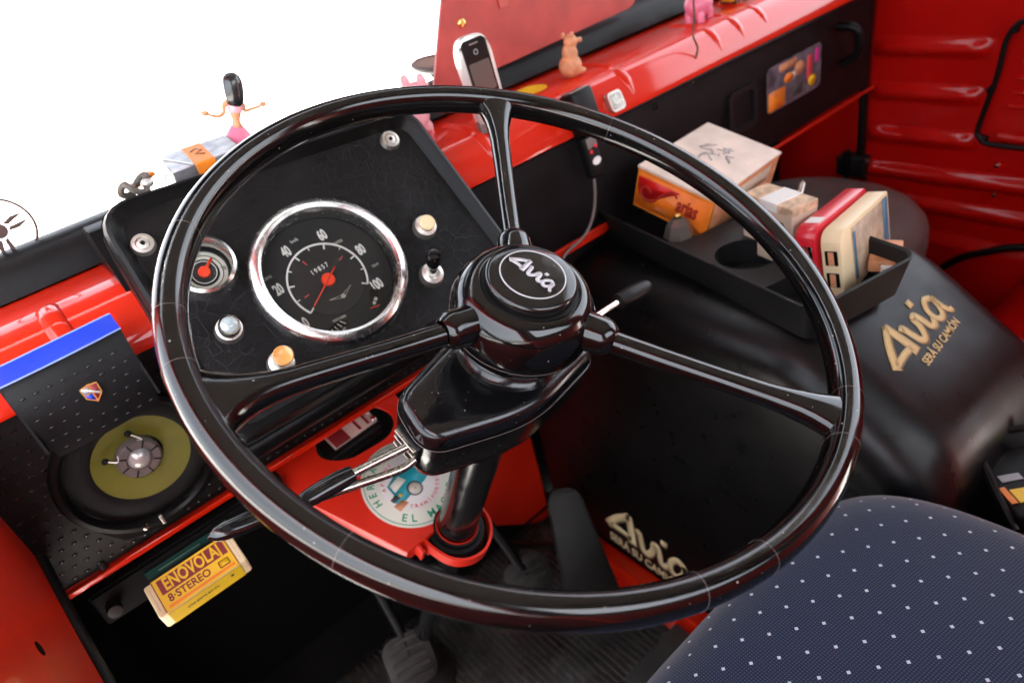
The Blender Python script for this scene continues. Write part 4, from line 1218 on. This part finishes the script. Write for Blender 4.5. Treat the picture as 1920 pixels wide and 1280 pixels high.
# ------------------------------------------------------------------ passenger door
dr = thing('passenger_door', (1.30, .30, .35), 'red ribbed passenger door with black tube handle frame', 'door')
Fdo = Matrix(((0, 0, -1, 1.300), (-1, 0, 0, 0), (0, 1, 0, 0), (0, 0, 0, 1)))   # local x = rearwards(-y), y = z, z = towards the cab
dg_ = bmesh.new()
NX, NZ = 90, 90
ribs_z = [.612, .536, .458]
low = [(.377, .012), (.318, .010)]
def door_h(x, z):
    y = -x
    h = 0
    for rz in ribs_z:
        if .44 < y < .62:
            e = min(1, (y - .44) / .015, (.62 - y) / .012)
            t = (z - (rz - .012)) / .016
            if abs(t) < 1: h = max(h, .011 * math.cos(t * PI / 2) ** 1 * math.sqrt(max(0, e)))
    for rz, hh in low:
        t = (z - (rz + (.0 if y > .5 else -.0))) / .016
        if abs(t) < 1: h = max(h, hh * math.cos(t * PI / 2))
    if z < .25: h += .012
    elif z < .27: h += .012 * (.27 - z) / .02
    return h
gv = []
for i in range(NX + 1):
    x = -.625 + i * (1.05 / NX) if i > 0 else -.625
    # denser near the visible ribs
    row = []
    for j in range(NZ * 2 + 1):
        z = .05 + j * (.70 / (NZ * 2))
        row.append(dg_.verts.new((x, z, door_h(x, z))))
    gv.append(row)
for i in range(NX):
    for j in range(NZ * 2):
        dg_.faces.new((gv[i][j], gv[i + 1][j], gv[i + 1][j + 1], gv[i][j + 1]))
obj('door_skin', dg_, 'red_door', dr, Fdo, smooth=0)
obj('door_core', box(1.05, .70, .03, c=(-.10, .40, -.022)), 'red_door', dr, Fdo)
fl = spline([(-.360, .450, .014), (-.415, .452, .014), (-.430, .462, .014), (-.434, .478, .014), (-.420, .560, .014), (-.416, .612, .014), (-.408, .634, .014), (-.392, .645, .014), (-.330, .648, .014)], 6)
obj('handle_frame', tube(fl, .0042, 12), 'rubber', dr, Fdo)
for x, y in ((-.425, .458), (-.426, .540), (-.408, .632)):
    obj('frame_clip', box(.010, .010, .016, .002, c=(x, y, .009)), 'rubber', dr, Fdo)
for k, z in enumerate((.628, .604, .580, .556, .534, .512)):
    obj('small_rib', xf(tube([(-.386, 0, 0), (-.26, 0, 0)], .0035, 8), T(-.008 * (k * .35), z, .001)), 'red_door', dr, Fdo)
obj('frame_sill', tube([(-.405, .462, .004), (-.25, .458, .004)], .0085, 12), 'red_door', dr, Fdo)
for y, z in ((.401, .411), (.396, .358)):
    obj('door_screw', lathe([(0, .005), (.003, .004), (.0048, 0)], 16), 'steel', dr, Fdo @ T(-y, z - 0, .001))
# black hinge-side seal and hinge
obj('hinge_seal', tube([(-.628, .395, .012), (-.632, .56, .012), (-.634, .80, .012)], .0075, 10), 'rubber', dr, Fdo)
hg = obj('hinge', box(.055, .040, .030, .004, c=(-.640, .385, .015)), 'black', dr, Fdo)
obj('hinge_pin', tube([(-.645, .352, .030), (-.645, .418, .030)], .006, 12), 'rubber', hg, Fdo)
for x, z in ((-.660, .404), (-.606, .404), (-.605, .368)):
    obj('hinge_bolt', lathe([(0, .005), (.0045, .004), (.005, 0)], 6), 'steel', hg, Fdo @ T(x, z, .030))
obj('sill_seal', tube(spline([(-.50, .150, .018), (-.434, .228, .018), (-.385, .258, .018), (-.338, .276, .014), (-.25, .284, .014), (.2, .284, .014)], 5), .0065, 10), 'rubber', dr, Fdo)
obj('window_frame', box(1.1, .02, .03, .004, c=(-.08, .76, -.01)), 'red_door', dr, Fdo)
obj('window_pane', box(1.05, .80, .003, c=(-.08, 1.17, -.02)), 'glass', dr, Fdo)
# pillar between dash end and door
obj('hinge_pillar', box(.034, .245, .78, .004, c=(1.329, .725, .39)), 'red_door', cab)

# ------------------------------------------------------------------ things on the dashboard
# mobile phone in a cradle
ph = thing('mobile_phone', (.436, .63, .76), 'silver candybar mobile phone standing upright on the dash', 'mobile phone')
FH = frame((.4480, .6280, .8040), (1, .10, .02), (-.05, -1, .10)) @ Matrix.Scale(.93, 4)
obj('phone_body', prism(rpoly([(-.0200, -.046), (.0200, -.046), (.0225, .030), (.016, .0495), (-.016, .0495), (-.0225, .030)], [.006, .006, .01, .012, .012, .01], 5), -.008, .004, .0020, 2), 'silver', ph, FH)
obj('phone_face', prism(rrect(.0335, .088, .007, cy=.001), .0042, .0055), 'phoneblk', ph, FH)
obj('phone_screen', prism(rrect(.0280, .0330, .0015, cy=.004), .0056, .0062), 'screen', ph, FH)
obj('earpiece', prism(rrect(.012, .0016, .0007, cy=.040), .0056, .0060), 'greypart', ph, FH)
obj('brand_mark', ring(.0022, .0030, .0056, .0059, 24), 'decalgrey', ph, FH @ T(0, .031, 0))
obj('joystick_key', sphere(.0030, (0, -.0220, .0060), (1, 1, .6), u=14, v=8), 'silver', ph, FH)
for i in range(3):
    for j in range(2):
        obj('phone_key', prism(rrect(.0075, .004, .001, cx=(i - 1) * .0095, cy=-.031 - j * .006), .0055, .0064), 'greypart', ph, FH)
obj('cradle', box(.040, .020, .010, .003, c=(0, -.048, -.004)), 'greypart', ph, FH)

# clay pig figurine
pg_ = thing('pig_figurine', (.607, .661, .758), 'little clay coloured pig figure sitting on the red dash', 'figurine')
b = bmesh.new()
sphere(.0145, (0, 0, .0125), (1.0, 1.0, .95), b)
sphere(.0110, (.001, -.001, .027), (.9, .85, 1.15), b)
sphere(.0088, (.004, -.002, .040), (1.0, .9, .95), b)
obj('pig_body', b, 'clay', pg_, T(.607, .661, .758), smooth=0)
b = lathe([(.0030, 0), (.0032, .006), (.0028, .0075), (0, .0076)], 14)
xf(b, T(.011, -.004, .0395) @ RY(math.radians(95)) @ RX(math.radians(10)))
obj('pig_snout', b, 'clay', pg_, T(.607, .661, .758))
for dx, dy in ((-.001, .004), (.003, -.007)):
    obj('pig_ear', sphere(.0032, (dx, dy, .0480), (1, .6, 1.2), u=10, v=8), 'clay', pg_, T(.607, .661, .758))
obj('pig_foot', sphere(.0050, (.010, -.008, .005), (1.3, .9, .8), u=12, v=8), 'clay', pg_, T(.607, .661, .758))
obj('pig_foot', sphere(.0050, (.010, .007, .005), (1.3, .9, .8), u=12, v=8), 'clay', pg_, T(.607, .661, .758))

def piglet(name, o, m, s, rz, label):
    t = thing(name, o, label, 'toy')
    F = T(*o) @ RZ(rz) @ Matrix.Scale(s, 4)
    b = sphere(.020, (0, 0, .022), (1.3, .95, .95))
    sphere(.0135, (.026, 0, .030), (1, .95, .95), b)
    for x in (-.014, .014):
        for y in (-.009, .009):
            join(b, xf(lathe([(.0055, 0), (.006, .012), (.004, .016)], 12), T(x, y, 0)))
    obj('toy_body', b, m, t, F, smooth=0)
    obj('toy_snout', xf(lathe([(.006, 0), (.006, .007), (0, .007)], 14), T(.037, 0, .028) @ RY(PI / 2)), m, t, F)
    for y in (-.008, .008):
        obj('toy_ear', sphere(.0050, (.024, y, .043), (.5, 1, 1.2), u=10, v=8), m, t, F)
    return t
piglet('pink_pig_toy', (.385, .705, .745), 'pinkclear', 1.45, math.radians(20), 'large pale pink plastic pig behind the top of the rim')
piglet('small_pink_pig', (.862, .662, .758), 'pink', .95, math.radians(10), 'small pink pig toy on the far end of the dash')
tt = thing('yellow_toy_car', (.955, .668, .758), 'tiny yellow and brown toy at the top edge of the picture', 'toy')
obj('toy_body', box(.040, .022, .014, .004, c=(.955, .668, .770)), 'yellow', tt)
obj('toy_cabin', box(.020, .018, .010, .003, c=(.950, .668, .781)), 'brown', tt)
for dx in (-.012, .012):
    for dy in (-.010, .010):
        obj('toy_wheel', xf(lathe([(0, .003), (.005, .003), (.005, -.003), (0, -.003)], 16), T(.955 + dx, .668 + dy, .7635) @ RX(PI / 2)), 'brown', tt)

# faded red plate leaning in the windscreen
sg = thing('red_plate_sign', (.62, .72, .785), 'faded red sign plate with scuffed embossed letters against the windscreen', 'sign')
Fg = frame((.6245, .7265, .789), (1, .045, .040), (0, -1, .10))
obj('sign_plate', prism(rpoly([(-.182, 0), (.182, -.004), (.196, .030), (.185, .150), (-.090, .158)], [.006, .02, .02, .02, .02], 5), -.002, .002, .0008, 1), 'signred', sg, Fg)
text('RUTA', .075, mat('faded_letters', (.46, .075, .055), .5, var=.15, vscale=30), sg, Fg @ T(.06, .085, .0030), bold=.002, depth=.0008, squeeze=1.2)
obj('sign_rivet', lathe([(0, .003), (.0045, .002), (.0055, 0)], 18), 'brass', sg, Fg @ T(-.112, .062, .0022))

# charger plug on the lip with hanging adapter and lead
ch = thing('charger_adapter', (.56, .60, .74), 'black charger adapter with red lights and white oval hanging from the dash lip', 'charger')
Fh = frame((.5570, .5980, .7300), (1, 0, .03), (0, -1, .25))
obj('adapter_top', box(.032, .048, .026, .003, c=(0, .006, 0)), 'rubber', ch, Fh)
obj('adapter_top_plate', box(.026, .002, .018, .0006, c=(0, .0305, 0)), 'greypart', ch, Fh)  # grey plate on the top face of the adapter
Fh2 = frame((.5625, .6020, .6840), (1, .05, .05), (.1, -1, .15))
obj('adapter_body', box(.022, .052, .016, .004, c=(0, -.004, 0)), 'rubber', ch, Fh2)
obj('adapter_plate', box(.017, .012, .0012, .0004, c=(0, .013, .0082)), 'greypart', ch, Fh2)
for x in (-.0055, .0045):
    obj('red_light', sphere(.0026, (x, .0050 + x * .4, .0088), (1, 1, .5), u=12, v=8), 'red_led', ch, Fh2)
obj('white_oval', prism(circ(.0075, 24, 0, -.010, ry=.0048), .0080, .0088), 'white', ch, Fh2)
obj('lead', tube(spline([(.5630, .600, .657), (.560, .600, .630), (.548, .598, .605), (.528, .598, .588), (.500, .602, .578), (.478, .60, .56)], 7), .0018, 8), 'greypart', ch)

# hanging wire
solo('hanging_wire', tube(spline([(.785, .612, .83), (.786, .611, .783), (.780, .610, .760), (.784, .607, .742), (.779, .612, .720), (.777, .612, .700)], 6), .0014, 8), 'brown', ID, 'thin brown wire hanging over the red lip beside the pink toys', 'wire', loc=(.78, .612, .70))

# things on top of the instrument hood
pkx = thing('foil_packet', (.150, .682, .805), 'grey foil wrapped cigarette packet with orange seal on the hood', 'cigarette packet')
Fpk = frame((.160, .682, .8135), (1, -.10, .0), (0, -.12, 1))
obj('packet_body', box(.064, .050, .024, .001, 1), 'silverfoil', pkx, Fpk)
obj('orange_seal', box(.019, .0506, .0246, .001, 1, c=(-.002, 0, .0002)), 'orange', pkx, Fpk)
sb = bmesh.new()
ribbon([(-.0065, .006), (-.001, .011), (.003, .003), (-.004, -.002), (.003, -.009)], .0014, .0127, .0130, sb)
obj('seal_print', sb, 'brown', pkx, Fpk, smooth=0)
for (p, q) in (((-.036, .025, .012), (-.012, -.025, .0123)), ((-.036, .025, -.012), (-.036, -.025, .012))):
    obj('foil_crease', tube([p, q], .0008, 6), 'silver', pkx, Fpk)
# hula doll
dl = thing('dancer_doll', (.200, .700, .805), 'plastic dancer doll with black hair and pink dress, seen from behind', 'doll')
D0 = T(.1985, .699, .7970) @ RY(math.radians(14)) @ Matrix.Scale(1.05, 4)
skirt = lathe([(0, 0), (.0150, .002), (.0165, .010), (.0145, .020), (.0100, .028), (.0058, .0335), (.0045, .0350), (0, .035)], 32)
obj('skirt', skirt, 'pink', dl, D0 @ RX(math.radians(-4)))
# torso, arms and head as one skinned surface
b = bmesh.new()
tube(spline([(0, 0, .032), (0, 0, .040), (.0005, .0005, .047), (.001, .001, .053), (.0012, .001, .057), (.0013, .0012, .062)], 4), [.0046, .0043, .0040, .0036, .0037, .0042, .0048, .0052, .0056, .0059, .0061, .0060, .0054, .0045, .0034, .0027, .0023, .0022, .0022, .0022, .0022], 16, b)
obj('torso', b, 'skin', dl, D0, smooth=0)
obj('bodice', lathe([(.0056, .0455), (.0066, .048), (.0069, .0515), (.0064, .0535)], 24), 'pinkclear', dl, D0 @ T(.0008, .0008, 0))
for s in (-1, 1):
    zz_ = -.002 if s < 0 else .002
    pts = [(s * .005, 0, .0555), (s * .0085, .001, .052), (s * .0095, .001, .0465), (s * .015, .000, .0455 + zz_), (s * .0235, -.001, .0475 + zz_)]
    rr_ = [.0026, .0026, .0025, .0023, .0022, .0021, .0020, .0019, .0018, .0018, .0017, .0016, .0016, .0015, .0015, .0014, .0014]
    ar_ = obj('arm', tube(spline(pts, 4), rr_[:17], 10), 'skin', dl, D0, smooth=0)
    hb_ = sphere(.0027, (s * .0262, -.001, .0490 + zz_), (1.3, .6, .9), u=12, v=8)
    for k in range(4):
        tube([(s * .0275, -.001, .0482 + zz_ + k * .0006), (s * (.0300 - .0004 * abs(k - 1.5)), -.001, .0490 + zz_ + k * .0011)], .00042, 6, hb_)
    tube([(s * .0255, -.001, .0500 + zz_), (s * .0268, -.001, .0522 + zz_)], .00045, 6, hb_)
    obj('hand', hb_, 'skin', ar_, D0, smooth=0)
hd = sphere(.0066, (.001, .003, .0695), (.9, 1, 1.15))
obj('head', hd, 'skin', dl, D0, smooth=0)
for s in (-1, 1):
    obj('eye', sphere(.0008, (.001 + s * .0024, .0098, .0700), u=8, v=6), 'black', dl, D0)
obj('nose', sphere(.0009, (.001, .0101, .0682), u=8, v=6), 'skin', dl, D0)
hb2 = lathe([(0, .0800), (.0042, .0790), (.0072, .0760), (.0085, .0715), (.0086, .0670), (.0083, .0620), (.0078, .0570), (.0066, .0530), (.0040, .0508), (0, .0502)], 28)
for v_ in hb2.verts:
    v_.co.y = v_.co.y * .85 - .0022 - .02 * max(0, .066 - v_.co.z)
    k_ = 1 + .05 * math.sin(9 * math.atan2(v_.co.y, v_.co.x)); v_.co.x *= k_
    v_.co.x += .0012
obj('hair', hb2, 'hair', dl, D0, smooth=0)
# knotted cord with orange tag
kc = thing('knotted_cord', (.098, .675, .812), 'grey knotted cord with orange tag on the left end of the hood', 'cord')
K0 = T(.0965, .675, .8145)
kp = [(.011 * math.cos(t) * (1 + .25 * math.sin(3 * t)), .008 * math.sin(t), .004 + .0060 * math.sin(2 * t + .5)) for t in [i * .45 for i in range(15)]]
obj('cord', tube(spline(kp, 4), .0030, 10), mat('grey_cord', (.10, .085, .07), .6, bump=.5, bscale=600, var=.3, vscale=200), kc, K0)
obj('orange_tag', xf(box(.022, .012, .004, .001), RZ(.1) @ RY(-.25)), 'orange', kc, K0 @ T(.010, .012, .005))
obj('white_bead', sphere(.0055, (.010, -.001, .004), (1, 1, .8)), 'silver', kc, K0)

# outside: mirror housing beyond the glass
mr = thing('outside_mirror', (.60, .97, .77), 'dark round mirror edge outside the windscreen behind the sign', 'mirror')
Fm = frame((.606, .965, .7660), (1, .1, .25), (0, -.12, 1))
obj('mirror_shell', lathe([(0, -.012), (.022, -.010), (.033, -.004), (.036, .002), (.033, .004), (.0315, .001), (0, .001)], 40), 'rubber', mr, Fm)
obj('mirror_glass', lathe([(0, .0022), (.0315, .0022)], 40), 'phoneblk', mr, Fm)
obj('mirror_arm', tube([(.60, .97, .757), (.62, .93, .70), (.63, .86, .60)], .006, 10), 'rubber', mr)

# ------------------------------------------------------------------ footwell: mat, pedals
rm = thing('rubber_mat', (.17, .42, 0), 'ribbed black rubber mat on the driver footwell floor', 'floor mat')
obj('mat_sheet', box(.60, .74, .004, c=(.16, .41, .003)), 'mat', rm)
rb = bmesh.new()
for i in range(58):
    x = -.13 + i * .0100
    box(.0042, .72, .0054, .0012, 1, c=(x, .41, .0070), bm=rb)
obj('mat_ribs', rb, 'mat', rm, kind='stuff')
fp = thing('grey_floor_plate', (.41, .27, .01), 'grey perforated floor plate between mat and seat', 'floor plate')
obj('plate_sheet', box(.115, .40, .004, .001, c=(.395, .245, .0135)), 'floorgrey', fp)
pb = bmesh.new()
for i in range(22):
    for dx in (0, .010):
        prism(circ(.0022, 8, .360 + dx, .10 + i * .0135 + dx * .5), .0156, .0160, bm=pb)
obj('plate_perforations', pb, 'black', fp, kind='stuff', smooth=0)

def pedal(name, c, sx, sy, n_, rot, label, m='dust', arm=None):
    t = thing(name, c, label, 'pedal', 'foot pedals')
    F = frame(c, (math.cos(rot), math.sin(rot), 0), n_)
    obj('pad', prism(rrect(sx, sy, min(sx, sy) * .3, 6), -.008, 0, .0015, 2), m, t, F)
    rbp = bmesh.new()
    k = int(sy / .014)
    for i in range(k):
        y = -sy / 2 + (i + .8) * sy / (k + .6)
        ribbon([(-sx * .36, y), (0, y + .002), (sx * .36, y)], .0042, -.001, .0024, rbp)
    obj('pad_ribs', rbp, m, t, F)
    if arm: obj('pedal_arm', tube(spline(arm, 5), .008, 10), 'rubber', t)
    return t
pedal('clutch_pedal', (.118, .618, .135), .066, .070, (-.1, -.75, .8), -.3, 'worn rubber pedal pad at the bottom edge of the picture', arm=[(.118, .622, .128), (.13, .66, .17), (.135, .76, .30)])
pedal('brake_pedal', (.320, .600, .125), .070, .060, (-.1, -.7, .8), -.2, 'dusty brake pedal pad left of the long accelerator', arm=[(.320, .605, .118), (.315, .66, .19), (.30, .77, .33)])
ac = thing('accelerator_pedal', (.372, .545, .18), 'long dark green black accelerator plate beside the engine cover', 'pedal')
Fa = frame((.376, .546, .190), (.8, -.35, -.2), (-.12, -.62, .75))
obj('pedal_plate', prism(rpoly([(-.030, -.085), (.050, -.085), (.026, .066), (.012, .078), (-.016, .078), (-.026, .058)], .010, 4), -.006, 0, .0015, 2), mat('dark_green_rubber', (.004, .0048, .0035), .55, bump=.3, bscale=200, var=.4, vscale=30), ac, Fa)
obj('plate_edge', tube([(-.0268, .045, .001), (-.0300, -.080, .001)], .0016, 8), 'rubber', ac, Fa)
obj('pedal_link', tube([(.36, .57, .18), (.36, .70, .08)], .006, 10), 'rubber', ac)
# crumpled black bellows by the clutch
ga = thing('floor_gaiter', (.10, .66, .05), 'dusty rubber gaiter round the column foot', 'gaiter')
obj('gaiter_folds', lathe([(.018, .10), (.028, .092), (.022, .082), (.034, .070), (.028, .058), (.044, .044), (.036, .030), (.055, .012), (.058, 0)], 28), 'dust', ga, T(.13, .675, .008))

# junk box right of the seat
jb = thing('tool_caddy', (.60, .12, .38), 'black box with coloured labels right of the seat', 'box')
FJ = frame((.640, .090, .372), (.8, -.6, 0), (0, 0, 1))
obj('caddy_shell', box(.15, .085, .070, .008), 'black', jb, FJ)
obj('caddy_frame', tube(spline([(-.078, -.044, .02), (-.078, .0, .046), (-.060, .044, .050), (.02, .046, .050)], 5), .004, 8), 'rubber', jb, FJ)
obj('colour_label', box(.020, .016, .001, c=(-.055, -.020, .0358)), 'yellow', jb, FJ)
obj('colour_label', box(.020, .008, .001, c=(-.055, .002, .0358)), 'decalgrey', jb, FJ)
obj('colour_label', box(.006, .020, .001, c=(-.070, -.018, .0360)), 'orange', jb, FJ)
obj('lime_label', box(.024, .016, .003, c=(.012, .034, .038)), 'lime', jb, FJ)
obj('cyan_button', sphere(.0045, (-.012, .012, .037), (1, 1, .6), u=12, v=8), 'teal', jb, FJ)
obj('metal_fitting', tube(spline([(-.030, -.010, .040), (-.022, .004, .050), (-.014, -.012, .044), (-.026, -.020, .038)], 5), .0034, 10), 'brass', jb, FJ)
obj('metal_rod', tube([(-.026, .012, .042), (-.020, -.028, .044)], .0032, 8), 'steel', jb, FJ)
